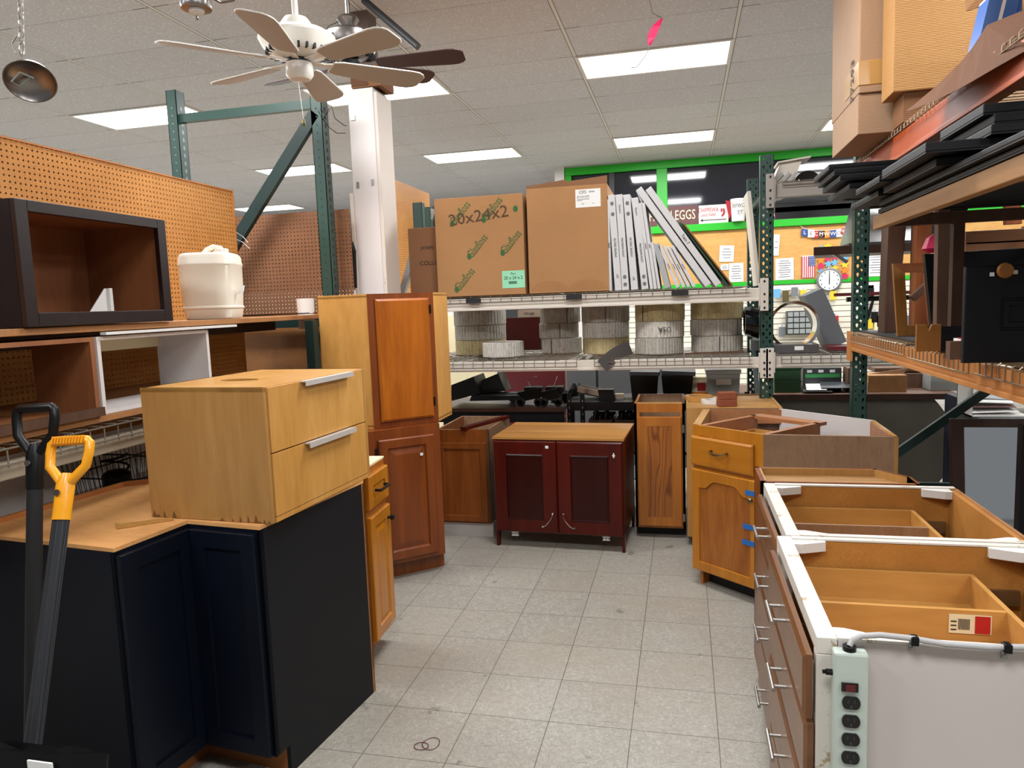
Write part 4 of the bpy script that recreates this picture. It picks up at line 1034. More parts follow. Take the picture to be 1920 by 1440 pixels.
for x0, x1, lab, k in ((.004, .412, 'left', 0), (.416, W-.004, 'right', 1)):
    g = MB(); panel(g, x0, x1, .105, H-.006, [(0, 0), (0, -.013), (.008, -.02), (.0845, -.02)], cap=False); do = obj('door', g, M['mahogany'], RV)
    g = MB(); panel(g, x0+.084, x1-.084, .189, H-.09, [(0, -.0195), (.0, -.0205), (.008, -.024), (.016, -.012), (.02, -.016)]); obj('door_panel', g, M['mahogany_panel'], do)
    hx = x1-.03 if k == 0 else x0+.035; sgn = -1 if k == 0 else 1
    obj('handle', MB().tube([(hx, -.02, .235), (hx, -.036, .228), (hx+sgn*.012, -.042, .20), (hx+sgn*.04, -.042, .165), (hx+sgn*.062, -.036, .15), (hx+sgn*.066, -.02, .148)], .0035, 8).lathe([(.008, 0), (.006, .006)], 8, T=TR(hx, -.02, .235) @ RX(PI/2)).lathe([(.008, 0), (.006, .006)], 8, T=TR(hx+sgn*.066, -.02, .148) @ RX(PI/2)), M['chrome'], do, smooth=True)
    if k == 0: obj('sticker', MB().box(x1-.065, x1-.045, -.0215, -.019, H-.05, H-.033), M['paper'], do)
    else: obj('child_latch', MB().box(x1-.055, x1-.048, -.026, -.019, H-.1, H-.07).box(x1-.06, x1-.043, -.024, -.019, H-.09, H-.083), M['paper'], do)
for x in (.1, W-.14): obj('glide_clip', MB().box(x, x+.045, .01, .02, .085, .1).box(x+.01, x+.017, .01, .02, .07, .09).box(x+.028, x+.035, .01, .02, .07, .09).box(x, x+.045, .01, .02, .068, .076), M['paper'], RV)

# narrow oak cabinet with figured door
NO = thing('base_cabinet', 'narrow tall oak cabinet with strongly figured door right of the red one', 'cabinet', (-.315, 4.66, 0), 0)
W, H = .318, .884
obj('side_panel', MB().box(0, .016, 0, .5, .07, H), M['honey'], NO); obj('side_panel', MB().box(W-.016, W, 0, .5, .07, H), M['plank_gr'], NO)
obj('back_panel', MB().box(.016, W-.016, .49, .5, .07, H), M['laminate_brown'], NO)
obj('face_frame', MB().box(0, W, 0, .018, H-.055, H).box(0, .035, 0, .018, .07, H-.055).box(W-.03, W, 0, .018, .07, H-.055).box(.035, W-.03, 0, .018, .07, .1), M['honey'], NO)
obj('top_rail', MB().box(.016, W-.016, .02, .09, H-.02, H-.002), M['pale_maple'], NO)
obj('toe_kick', MB().box(0, W, .08, .095, 0, .07), M['black_matte'], NO)
g = MB(); panel(g, .02, W-.022, .085, H-.082, [(0, 0), (0, -.015), (.004, -.02), (.0605, -.02)], cap=False); do = obj('door', g, M['honey'], NO)
g = MB(); panel(g, .08, W-.082, .145, H-.142, [(0, -.0195), (0, -.021), (.006, -.012), (.02, -.016)]); obj('door_panel', g, M['oak_figured'], do, label='figured oak centre panel')
obj('hinge', MB().box(W-.018, W-.004, -.02, 0, .12, .17).box(W-.018, W-.004, -.02, 0, .7, .75), M['nickel'], do)

# pale cabinet behind, carrying rolls and brick
PC = thing('base_cabinet', 'pale maple sided base cabinet with sunken top behind the corner cabinet', 'cabinet', (.012, 4.53, 0), 0)
W, H = .56, .876
obj('side_panel', MB().box(0, .05, 0, .016, .06, H).box(0, .016, .016, .66, .06, H), M['pale_maple'], PC)
obj('side_panel', MB().box(W-.016, W, 0, .66, .06, H), M['pale_maple'], PC)
obj('front_panel', MB().box(.05, W-.016, .0, .016, .06, H), M['pale_maple'], PC)
obj('back_panel', MB().box(.016, W-.016, .645, .66, .06, H+.0), M['pale_maple'], PC)
obj('top_panel', MB().box(.016, W-.016, .016, .645, H-.024, H-.008), M['pale_maple'], PC)
obj('toe_kick', MB().box(.03, W, .08, .09, 0, .06), M['black_matte'], PC)
def tape_roll(px, py, r, h, mat, label, z):
    p = at_z(px, py, z); t = thing('tape_roll', label, 'tape roll', (p.x, p.y, z))
    obj('roll', MB().loops([[(rr*math.cos(2*PI*i/32), rr*math.sin(2*PI*i/32), zz) for i in range(32)] for rr, zz in ((r, 0), (r, h), (r*.72, h), (r*.72, 0), (r, 0))], cap0=False, cap1=False), mat, t, smooth=True)
    return t
zt = H-.0075
tape_roll(1340, 755, .085, .022, M['white'], 'flat white roll lying on the pale cabinet', zt)
tape_roll(1310, 750, .092, .03, M['birch'], 'tan edge-banding roll lying on the pale cabinet at left', zt+.001)
bk = thing('brick', 'small stack of reddish brick blocks on the pale cabinet', 'brick', (at_z(1365, 768, zt).x, 4.66, zt), .2)
obj('block', MB().box(-.055, .055, -.04, .04, 0, .045), M['brick'], bk, bevel=.004); obj('block', MB().box(-.052, .056, -.04, .035, .0455, .09), M['brick'], bk, bevel=.004)

# yellow-oak diagonal corner cabinet, open on top
C0, C1 = Vector((.045, 3.935)), Vector((.372, 3.645)); a3 = math.atan2(C1.y-C0.y, C1.x-C0.x); Wc = (C1-C0).length
CC = thing('corner_cabinet', 'yellow oak diagonal corner cabinet with open top and blue tape on its door', 'cabinet', (C0.x, C0.y, 0), a3)
L_ = lambda x, y: loc2((x, y), C0, a3)
H = .876
outer = [(0, 0), (Wc, 0), L_(.962, 3.605), L_(.972, 4.08), L_(.55, 4.505), L_(.115, 4.505)]
def edge_wall(i, z0, z1, t=.016):
    g = MB(); a = Vector(outer[i]); b = Vector(outer[(i+1) % 6]); d = (b-a).normalized(); nn = Vector((-d.y, d.x))*t
    return g.prism([tuple(a), tuple(b), tuple(b+nn), tuple(a+nn)], z0, z1)
obj('side_panel', edge_wall(1, .1, H), M['laminate_brown'], CC, label='taupe laminate side')
obj('side_panel', edge_wall(2, .1, H, .018), M['pale_maple'], CC)
obj('back_panel', edge_wall(3, .1, H-.0, .012), M['white_melamine'], CC, label='white melamine back')
obj('side_panel', edge_wall(4, .1, H), M['plank_gr'], CC); obj('side_panel', edge_wall(5, .1, H, .04), M['pale_maple'], CC)
obj('bottom_panel', MB().prism([(p[0], p[1]) for p in outer], .1, .116), M['laminate_brown'], CC)
# rim strips and inner drawer guide box
g = MB(); a = Vector(L_(.115, 4.487)); b = Vector(L_(.56, 4.487)); g.bar((a.x, a.y, H-.045), (b.x, b.y, H-.045), .018, .085); obj('rim_rail', g, M['pink_wood'], CC)
g = MB(); a = Vector(L_(.945, 3.66)); b = Vector(L_(.952, 4.05)); g.bar((a.x, a.y, H-.045), (b.x, b.y, H-.045), .018, .085); obj('rim_rail', g, M['pink_wood'], CC)
dbx = obj('drawer_box', MB().box(.06, Wc-.06, .02, .034, .66, .80).box(.045, .06, .02, .46, .66, .80).box(Wc-.06, Wc-.045, .02, .46, .66, .80).box(.06, Wc-.06, .446, .46, .66, .80).box(.06, Wc-.06, .034, .446, .66, .668), M['birch'], CC)
obj('guide_frame', MB().box(.01, .04, .02, .5, .80, .87).box(Wc-.04, Wc-.01, .02, .5, .80, .87).box(.01, Wc-.01, .47, .56, .852, .87), M['pink_wood'], CC)
obj('face_frame', MB().box(0, .038, 0, .02, .1, H).box(Wc-.05, Wc, 0, .02, .1, H).box(.038, Wc-.05, 0, .02, H-.055, H).box(.038, Wc-.05, 0, .02, .63, .67).box(.038, Wc-.05, 0, .02, .1, .14), M['honey_y'], CC)
obj('toe_kick', MB().box(.02, Wc-.0, .07, .085, 0, .1), M['black_matte'], CC)
obj('toe_block', MB().box(.028, .045, .02, .07, 0, .1), M['honey'], CC)
g = MB(); panel(g, 0, Wc-.048, .66, .818, [(0, 0), (0, -.014), (.01, -.021)]); dr = obj('drawer', g, M['honey_x'], CC)
obj('handle', MB().tube([(.14, -.021, .755), (.14, -.04, .755), (.155, -.05, .748), (.19, -.054, .744), (.225, -.05, .748), (.24, -.04, .755), (.24, -.021, .755)], .0062, 8, radii=[.006, .006, .005, .0075, .005, .006, .006]), M['brass'], dr, smooth=True)
g = MB(); panel(g, .0, Wc-.008, .085, .642, [(0, 0), (0, -.014), (.006, -.02), (.052, -.02), (.056, -.01)], arch=.045, fw=.05); do = obj('door', g, M['honey_y'], CC)
g = MB(); panel(g, 0, Wc-.008, .085, .642, [(.056, -.0095), (.0565, -.0135)], arch=.045, fw=.05); obj('door_panel', g, M['honey_panel'], do, label='knotty centre panel')
knob(do, Wc-.05, .545, M['brass'], .014)
for z, x in ((.575, 0), (.40, -.015), (.318, -.02)): obj('painters_tape', MB().box(Wc-.088+x, Wc-.03, -.0225, -.020, z-.012, z+.014), M['blue_tape'], do, label='strip of blue tape')

# end cabinet with clipped corner
EC = thing('base_cabinet', 'slim oak end cabinet with weathered sunken plywood top beside the white edged drawer bases', 'cabinet', (.268, 2.705, 0), 0)
op = [(0, 0), (.53, 0), (.53, .12), (.44, .243), (0, .243)]
g = MB(); wall_loop(g, op, .1, .876, .016); obj('carcass', g, M['cherry_dk'], EC)
g = MB(); wall_loop(g, [(.016, .016), (.52, .016), (.52, .115), (.434, .229), (.016, .229)], .85, .876, .006); obj('rim_strip', g, M['pale_maple'], EC)
obj('top_panel', MB().prism([(.016, .016), (.51, .016), (.51, .113), (.43, .227), (.016, .227)], .835, .85), wood('weathered_plywood', 'bb9460', '8a6a40', 'X', 8, .6, distort=3), EC)
obj('toe_kick', MB().box(.07, .43, .02, .22, 0, .1), M['dark_wood'], EC)

# ---------------------------------------------------------------- the two white edged drawer bases
def drawer_base(name_label, x0, y0, y1, depth, white_side, sticker):
    t = thing('drawer_cabinet', name_label, 'drawer cabinet', (x0, y0, 0)); Wy = y1-y0; H = .876; T = .018
    obj('side_panel', MB().box(.039, depth, 0, T, .1, H-.004), M['white_side'] if white_side else M['slab_brown'], t, bevel=.001, label='scuffed white side panel' if white_side else None)
    obj('inner_panel', MB().box(.04, depth, T, T+.004, .1, H-.006).box(.04, depth, Wy-T-.004, Wy-T, .1, H-.006).box(depth-.02, depth-.004, T+.004, Wy-T-.004, .1, H-.006), M['particle'], t)
    obj('side_panel', MB().box(.039, depth, Wy-T, Wy, .1, H-.004), M['slab_brown'], t)
    obj('back_panel', MB().box(depth-.004, depth+.006, T, Wy-T, .1, H-.002), M['osb'], t)
    obj('face_frame', MB().box(0, .038, 0, Wy, H-.035, H).box(0, .038, 0, .035, .1, H-.035).box(0, .038, Wy-.035, Wy, .1, H-.035).box(0, .038, .035, Wy-.035, .66, .70).box(0, .038, .035, Wy-.035, .52, .54).box(0, .038, .035, Wy-.035, .33, .35).box(0, .038, .035, Wy-.035, .1, .13), M['chipped_white'], t, bevel=.002)
    for ya_, yb_ in ((0, T+.003), (Wy-T-.003, Wy)): obj('top_edge', MB().box(.038, depth, ya_, yb_, H-.004, H+.001), M['chipped_white'], t, label='chipped white top edge')
    obj('bottom_panel', MB().box(.04, depth-.02, T+.004, Wy-T-.004, .1, .115), M['laminate_brown'], t)
    obj('toe_kick', MB().box(.06, .075, 0, Wy, 0, .1), M['dark_wood'], t)
    for (bx_, by_, sx_, sy_) in ((.038, T, 1, 1), (.038, Wy-T, 1, -1), (depth-.02, T, -1, 1), (depth-.02, Wy-T, -1, -1)):
        obj('corner_block', MB().prism([(bx_, by_), (bx_+sx_*.085, by_), (bx_+sx_*.085, by_+sy_*.014), (bx_+sx_*.022, by_+sy_*.04), (bx_, by_+sy_*.04)], H-.03, H-.003), M['white'], t, bevel=.001)
    # drawers: front slab outside, box inside; each stands a little open
    fr_ = [(.70, .835), (.545, .69), (.345, .53), (.115, .33)]
    for k, (z0, z1) in enumerate(fr_):
        op_ = (.005, .002, .003, .0)[k]
        xo = -.001-op_
        g = MB(); panel(g, .006, Wy-.006, z0, z1, [(0, 0), (0, -.012), (.012, -.018)], T=Matrix(((0, 1, 0, xo+.0), (1, 0, 0, 0), (0, 0, 1, 0), (0, 0, 0, 1))))
        d = obj('drawer', g, M['slab_brown'], t)
        ty = T+.03
        bd = .44
        b = MB(); xb0 = xo+.024
        xx0, xx1, ya, yb, zb0, zb1 = .045, bd+.045, T+.012, Wy-T-.012 if k == 0 else Wy-T-.03, z0+.01, z1-.045 if k else .800
        b.box(xx0, xx1, ya, ya+.012, zb0, zb1).box(xx0, xx1, yb-.012, yb, zb0, zb1).box(xx1-.012, xx1, ya+.012, yb-.012, zb0, zb1).box(xx0, xx0+.012, ya+.012, yb-.012, zb0, zb1).box(xx0+.012, xx1-.012, ya+.012, yb-.012, zb0+.006, zb0+.012)
        obj('drawer_box', b, M['birch'], d)
        if k == 0:
            yd = .362
            obj('divider', MB().box(xx0+.012, xx1-.012, yd, yd+.012, zb0+.012, zb1-.002), M['birch'] if sticker else M['laminate_brown'], d)
        if k == 0: obj('slide_rail', MB().box(xx1+.004, depth-.03, Wy-T-.016, Wy-T-.006, zb0+.01, zb0+.05), M['galv'], d)
        yc = Wy/2; hx = xo-.018-.03; zc = (.785, .62, .443, .222)[k]
        obj('bar_handle', MB().cyl((hx, yc-.062, zc), (hx, yc+.062, zc), .0055, 12).cyl((hx, yc-.042, zc), (xo-.018, yc-.042, zc), .0042, 10).cyl((hx, yc+.042, zc), (xo-.018, yc+.042, zc), .0042, 10), M['bar'], d, smooth=True)
        if k == 0 and sticker:
            s_ = obj('barcode_label', MB().box(.352, .442, yd-.002, yd-.0005, zb1-.058, zb1-.012), M['cream'], d, label='cream barcode label with red square')
            obj('red_square', MB().box(.407, .439, yd-.003, yd-.002, zb1-.056, zb1-.014), M['red'], s_)
            q = MB()
            for j in range(9): q.box(.372+j*.0028, .3732+j*.0028, yd-.003, yd-.002, zb1-.048, zb1-.022)
            for j in range(3): q.box(.356, .368, yd-.003, yd-.002, zb1-.05+j*.01, zb1-.0475+j*.01)
            obj('barcode', q, M['ink'], s_)
    return t
A = drawer_base('nearest white edged drawer base with open top, power strip on its white side', .250, 1.458, 2.088, .625, True, True)
B = drawer_base('second white edged drawer base with open top, behind the nearest one', .276, 2.098, 2.690, .615, False, False)

# power strip screwed to the white side
PS = thing('power_strip', 'pale green power strip with black sockets on the white side panel', 'power strip', (.276, 1.4565, .40))
h = .462
obj('housing', MB().box(0, .062, -.032, 0, 0, h), M['strip'], PS, bevel=.005)
sw = obj('switch', MB().box(.013, .043, -.036, -.031, h-.075, h-.058), M['outlet'], PS); obj('rocker', MB().box(.02, .037, -.039, -.035, h-.073, h-.06), M['red_dark'], sw)
for k in range(8):
    z = h-.098-k*.0375
    s_ = obj('socket', MB().prism_y([(.031+.0165*math.cos(q*PI/10), z+max(-.0125, min(.0125, .0165*math.sin(q*PI/10)))) for q in range(20)], -.0355, -.031), M['outlet'], PS)
    obj('socket_slot', MB().box(.0245, .026, -.0362, -.0354, z+.000, z+.007).box(.036, .0375, -.0362, -.0354, z+.000, z+.007).box(.029, .033, -.0362, -.0354, z-.009, z-.005), M['grey_dk'], s_)
obj('breaker_button', MB().cyl((0, -.015, h-.048), (-.012, -.015, h-.048), .006, 10).cyl((-.012, -.015, h-.048), (-.018, -.015, h-.048), .004, 8), M['black'], PS)
obj('strain_relief', MB().cyl((.03, -.016, h), (.03, -.016, h+.009), .0125, 14), M['black'], PS)
cp = [at_y(x, y, 1.447) for x, y in [(1592, 1209), (1598, 1200), (1615, 1192), (1650, 1190), (1705, 1196), (1770, 1207), (1850, 1213), (1925, 1213), (2000, 1214)]]
cp[0] = Vector((.306, 1.4405, .40+h+.008))
CB = thing('power_cable', 'grey power cable clipped along the top of the white side panel', 'cable', (0, 0, 0))
obj('cable', MB().tube([Vector((p.x, 1.446, p.z)) if k else p for k, p in enumerate(cp)], .0058, 10), M['cable'], CB, smooth=True)
for x, y in ((1714, 1200), (1888, 1214)):
    p = at_y(x, y, 1.447)
    c_ = obj('cable_clip', MB().box(p.x-.007, p.x+.007, 1.438, 1.4565, p.z-.009, p.z+.008), M['black'], CB, bevel=.002)
    obj('screw_tab', MB().box(p.x-.006, p.x+.004, 1.4535, 1.4565, p.z-.026, p.z-.009).lathe([(.004, 0), (.003, .002)], 10, T=TR(p.x-.001, 1.4535, p.z-.02) @ RX(PI/2)), M['galv'], c_)

# rubber band on the floor
rb = []
c0 = at_z(790, 1399, .003); c1 = at_z(808, 1394, .003)
for k in range(26):
    s_ = 2*PI*k/26
    rb.append((c1.x+.03*math.cos(s_), c1.y+.036*math.sin(s_), .003+.002*math.sin(s_*2)))
solo('rubber_band', MB().tube(rb, .0014, 5, closed=True).tube([(c0.x+.026*math.cos(2*PI*k/20), c0.y+.022*math.sin(2*PI*k/20), .0035) for k in range(20)], .0014, 5, closed=True), M['red_dark'], 'thin dark red looped band lying on the floor tiles', 'rubber band')

# ================================================================== back rack
RY0 = 5.0
RK = thing('pallet_rack', 'green pallet rack with off-white beams across the back of the aisle', 'rack', (0, 0, 0))
def perf_post(parent, x, y, z1, w=.083, name='post', open_=True, z0=0):
    t = upright('tmp', 'x', x, y, z1, w=w, holes=open_, z0=z0); out = None
    for ch in list(t.children):
        ch.parent = parent; ch.location = (x, y, 0)
        if ch.name.startswith('channel'): ch.name = name; out = ch
        else: ch.name = 'foot_plate'
    bpy.data.objects.remove(t); return out
PX = .5305
perf_post(RK, PX, RY0, 2.44); perf_post(RK, PX, 5.95, 2.44)
perf_post(RK, -2.2, RY0, 2.44, open_=False); perf_post(RK, -2.2, 5.95, 2.44, open_=False)
for z in (.3, 1.2, 2.2): obj('brace', MB().bar((PX, RY0+.07, z), (PX, 5.95, z+.02), .03, .035), M['green_dark'], RK)
obj('brace', MB().bar((PX, RY0+.07, .35), (PX, 5.95, 1.15), .03, .035), M['green_dark'], RK)
def beam(parent, x0, x1, y, z0, z1, mat, conn=(1, 1), depth=.04):
    o = obj('beam', MB().box(x0, x1, y, y+depth, z0, z1).box(x0, x1, y-.008, y+.004, z0, z0+.018), mat, parent, bevel=.003)
    for f_, x in ((conn[0], x0), (conn[1], x1)):
        if f_:
            s_ = -1 if x == x0 else 1
            c_ = obj('beam_connector', MB().box(min(x, x+s_*.052), max(x, x+s_*.052), y-.03, y-.018, z0-.065, z1+.06).box(min(x, x-s_*.008), max(x, x-s_*.008), y-.03, y+.004, z0-.03, z1+.03), mat, o, bevel=.003)
            q = MB()
            for zz in (z0-.045, z0-.005, (z0+z1)/2, z1+.04): q.prism_y([(x+s_*.026+.007*math.cos(a*PI/4), zz+.009*math.sin(a*PI/4)) for a in range(8)], -.0315+y, -.0295+y)
            obj('slot', q, M['ink'], c_)
    return o
bx0, bx1 = -2.155, PX-.043
for z0, z1 in ((1.512, 1.598), (1.072, 1.143)):
    beam(RK, bx0, bx1, RY0, z0, z1, M['beam_white']); beam(RK, bx0, bx1, 5.94, z0, z1, M['beam_white'], (0, 0))
for xc_ in (-1.62, -.8):
    for zc_ in (1.555, 1.10): obj('cross_bar', MB().box(xc_, xc_+.07, RY0+.04, 5.94, zc_, zc_+.042), M['beam_white'], RK)
def deck(parent, x0, x1, y0, y1, z, drop, pitch=.065, mat='wire', along='x', gaps=()):
    g = MB()
    if along == 'x':
        n = int((x1-x0)/pitch)
        for k in range(n+1):
            x = x0+k*pitch
            if any(a_ < x < b_ for a_, b_ in gaps): continue
            g.tube([(x, y1, z), (x, y0-.012, z), (x, y0-.02, z-.008), (x, y0-.02, z-drop)], .0026, 5)
        for k in range(8): yy = y0+(y1-y0)*k/7; g.cyl((x0, yy, z-.004), (x1, yy, z-.004), .003, 5)
        for zz in (z-drop+.002, z-drop*.5): g.cyl((x0, y0-.022, zz), (x1, y0-.022, zz), .0028, 5)
    else:
        n = int((x1-x0)/pitch)   # here x is the world Y axis and y the world X axis
        for k in range(n+1):
            x = x0+k*pitch
            if any(a_ < x < b_ for a_, b_ in gaps): continue
            g.tube([(y1, x, z), (y0-.012, x, z), (y0-.02, x, z-.008), (y0-.02, x, z-drop)], .003, 5)
        for k in range(6): yy = y0+(y1-y0)*k/5; g.cyl((yy, x0, z-.004), (yy, x1, z-.004), .003, 5)
        g.cyl((y0-.022, x0, z-drop+.002), (y0-.022, x1, z-drop+.002), .0032, 5)
    return obj('wire_deck', g, M[mat], parent)
deck(RK, -2.15, .42, RY0, 5.97, 1.612, .045, .075)
deck(RK, -2.15, -.72, RY0, 5.97, 1.158, .06, .075); deck(RK, -.6, .44, RY0, 5.97, 1.158, .06, .06)
# right bay of the same rack line
RB = thing('pallet_rack', 'right bay of the back rack running behind the orange beam rack', 'rack', (0, 0, 0))
for z0, z1 in ((2.165, 2.255), (1.072, 1.145)):
    beam(RB, PX+.043, 3.1, RY0, z0, z1, plain('grey_beam', '96918a', .45) if z0 > 2 else M['beam_white'], (1, 0)); beam(RB, PX+.043, 3.1, 5.94, z0, z1, plain('grey_beam', '96918a', .45), (0, 0))
deck(RB, .62, 3.0, RY0, 5.97, 1.158, .06, .06); deck(RB, .62, 3.0, RY0, 5.97, 2.268, .03, .1)
perf_post(RB, 3.15, RY0, 2.44, open_=False); perf_post(RB, 3.15, 5.95, 2.44, open_=False)

# ---------------------------------------------------------------- cartons on the top shelf
def carton(name, label, x0, x1, y0, y1, z0, z1, mat, rot=0, flap=None):
    t = thing(name, label, 'box', ((x0+x1)/2, y0, z0), rot); w = (x1-x0)/2
    obj('carton', MB().box(-w, w, 0, y1-y0, 0, z1-z0), mat, t, bevel=.003)
    return t, w, z1-z0
t, w, h = carton('cardboard_box', 'cardboard carton printed with green logos and handwritten 20x24x2', -1.716, -1.072, 4.985, 5.5, 1.618, 2.31, M['card'])
for (fx, fz, sc) in [(.27, .80, 1), (.63, .82, 1), (.95, .85, 1), (.45, .46, 1), (.83, .48, 1), (.29, .13, 1)]:
    x, z = -w+2*w*fx, h*fz
    if fx > .9:
        obj('logo', MB().prism_y([(x-.02+.017*math.cos(q*PI/8), z-.0+.022*math.sin(q*PI/8)) for q in range(16)], -.0015, .0), M['ink_green'], t); continue
    text('Glasfloss', .085, M['ink_green'], t, TR(x+.018, -.0012, z+.03) @ FRONT @ RZ(math.radians(48)), sx=.62)
    obj('logo', MB().prism_y([(x-.045+.017*math.cos(q*PI/8), z-.04+.022*math.sin(q*PI/8)) for q in range(16)], -.0015, .0), M['ink_green'], t)
    obj('underline', MB().bar((x-.005, -.001, z-.03), (x+.05, -.001, z+.03), .0012, .003), M['ink_brown'], t)
text('20x24x2', .115, M['ink_brown'], t, TR(.0, -.0018, h*.80) @ FRONT @ RZ(.1), sx=1.1, ext=.0003)
lb = obj('size_label', MB().box(w-.165, w-.002, -.002, 0, .045, .165), M['mint'], t, label='mint green size label')
text('20 x 24 x 2', .032, M['ink'], lb, TR(w-.084, -.0025, .115) @ FRONT, sx=.92)
text('Pact', .02, M['ink_green'], lb, TR(w-.084, -.0025, .145) @ FRONT)
q = MB()
for j in range(20): q.box(w-.118+j*.003, w-.1165+j*.003, -.003, -.002, .073, .092)
obj('barcode', q, M['ink'], lb)
t, w, h = carton('cardboard_box', 'tall plain cardboard carton with a white shipping label', -1.045, -.49, 4.99, 5.5, 1.618, 2.335, M['card'], math.radians(.6))
obj('lid_flap', MB().add([(-w, 0, h), (0, 0, h), (0, .006, h+.045), (-w, .02, h+.02), (-w, .004, h), (0, .004, h), (0, .01, h+.045), (-w, .024, h+.02)], [(0, 1, 2, 3), (7, 6, 5, 4), (0, 4, 5, 1), (1, 5, 6, 2), (2, 6, 7, 3), (3, 7, 4, 0)])
    .add([(0, 0, h), (w, 0, h), (w, .02, h+.055), (0, .006, h+.03), (0, .004, h), (w, .004, h), (w, .024, h+.055), (0, .01, h+.03)], [(0, 1, 2, 3), (7, 6, 5, 4), (0, 4, 5, 1), (1, 5, 6, 2), (2, 6, 7, 3), (3, 7, 4, 0)]), M['card_dk'], t)
obj('glue_seam', MB().prism_y([(-w+.01, .015)]+[(-w+.01+(2*w-.02)*k/16, .03+.055*abs(math.sin(PI*k/8))**.6) for k in range(17)]+[(w-.01, .015)], -.0012, 0), plain('damp_card', '9c6f42', .7), t, label='darker curved flap seam')
lb = obj('shipping_label', MB().box(w-.215, w-.045, -.002, 0, h-.15, h-.03), M['paper'], t, label='white shipping label')
text('CFS', .028, M['ink'], lb, TR(w-.165, -.0025, h-.05) @ FRONT, sx=1.1); text('E1101CFS', .02, M['ink'], lb, TR(w-.162, -.0025, h-.08) @ FRONT)
q = MB()
for (a_, b_, c_) in ((-.125, -.085, -.047), (-.125, -.085, -.053), (-.205, -.12, -.097), (-.205, -.17, -.105), (-.175, -.155, -.128), (-.1, -.088, -.128)): q.box(w+a_, w+b_, -.003, -.002, h+c_, h+c_+.003)
obj('small_print', q, M['ink_grey'], lb)
t, w, h = carton('cardboard_box', 'dark brown carton in the shade, left of the logo carton', -1.95, -1.725, 5.05, 5.5, 1.618, 2.125, M['card_dk'])
text('COLLI', .045, M['ink'], t, TR(.03, -.001, .25) @ FRONT); text('[XTRM]', .03, M['ink'], t, TR(.03, -.001, .36) @ FRONT)

# ---------------------------------------------------------------- filters: leaning slabs given by their four face corners
def leaning(name, label, tl, tr, br, bl, mat, depth=.5, Y=5.0, cat='filter', group=None, txt=None, zfloor=1.6155, dots=0):
    P = [at_y(x, y, Y) for x, y in (bl, br, tr, tl)]
    base = (P[0]+P[1])/2; up = ((P[2]+P[3])/2-base); Ln = up.length; up.normalize()
    wd = ((P[1]-P[0]).length+(P[2]-P[3]).length)/2; wd *= max(.3, up.z)
    a_ = math.atan2(up.x, up.z)
    t = thing(name, label, cat, (base.x, Y, 0), group=group); t.rotation_euler = (0, a_, 0)
    t.location.z = zfloor+wd/2*abs(math.sin(a_))
    obj('carton', MB().box(-wd/2, wd/2, 0, depth, 0, Ln), mat, t, bevel=.002)

    if txt:
        sx_ = .9
        for k, (s_, zf, sz) in enumerate(txt):
            text(s_, sz, M['ink_grey'] if k else M['ink'], t, TR(0, -.0012, Ln*zf) @ FRONT @ RZ(-PI/2), sx=sx_)
    if dots:
        q = MB()
        for zf in ((.78, .82), (.88, .94)) if dots == 1 else ((.12, .16), (.04, .08)):
            q.prism_y([(wd*.26*math.cos(k*PI/6), Ln*sum(zf)/2+.014*math.sin(k*PI/6)) for k in range(12)], -.0012, 0)
        obj('printed_mark', q, M['ink_grey'], t)
    return t
C2 = lambda x, y: (1100+x/4.8, 320+y/4.8)
long_ = [('FINISHED', .55, .022), ('20x20x2', .3, .012)]
leaning('air_filter', 'thin white filter carton standing tight against the tall plain carton', C2(182, 235), C2(192, 235), C2(235, 1060), C2(195, 1060), M['filter'], group='air filter cartons', txt=[('20x20', .5, .016)])
leaning('air_filter', 'first wide white filter carton standing left in the row', C2(190, 195), C2(252, 190), C2(315, 1050), C2(255, 1055), M['filter'], group='air filter cartons', txt=[('FILTERS 20x20x2', .45, .02), ('AIR', .15, .02)], dots=1)
leaning('air_filter', 'second wide white filter carton in the row', C2(258, 190), C2(320, 185), C2(383, 1048), C2(318, 1050), M['filter'], group='air filter cartons', txt=[('PRECISION PLEAT', .45, .018), ('Flanders', .85, .02)], dots=2)
leaning('air_filter', 'third wide white filter carton in the row', C2(328, 195), C2(388, 190), C2(465, 1048), C2(398, 1052), M['filter'], group='air filter cartons', txt=[('FILTERS 20x20x2', .45, .02), ('AIR', .12, .02)], dots=1)
leaning('air_filter', 'fourth, slightly darker wide filter carton in the row', C2(398, 228), C2(465, 218), C2(555, 1045), C2(498, 1050), M['filter'], group='air filter cartons', txt=[('PRECISION PLEAT', .4, .018), ('Flanders', .85, .018)], dots=2)
leaning('air_filter', 'slim white filter carton right of the four wide ones', C2(462, 270), C2(492, 268), C2(600, 1043), C2(570, 1045), M['filter'], group='air filter cartons', txt=[('14x20x1', .5, .014)])
leaning('air_filter', 'second slim filter carton right of the four wide ones', C2(495, 270), C2(522, 268), C2(635, 1043), C2(603, 1045), M['filter'], group='air filter cartons', txt=[('LIMIT', .5, .014)])
leaning('air_filter', 'short slim filter carton before the tilted small ones', C2(575, 622), C2(600, 620), C2(665, 1040), C2(640, 1045), M['filter'], group='air filter cartons')
leaning('air_filter', 'small grey filter carton with its flat side turned out', C2(608, 640), C2(640, 645), C2(770, 1035), C2(690, 1045), M['grey_lt'], group='air filter cartons')
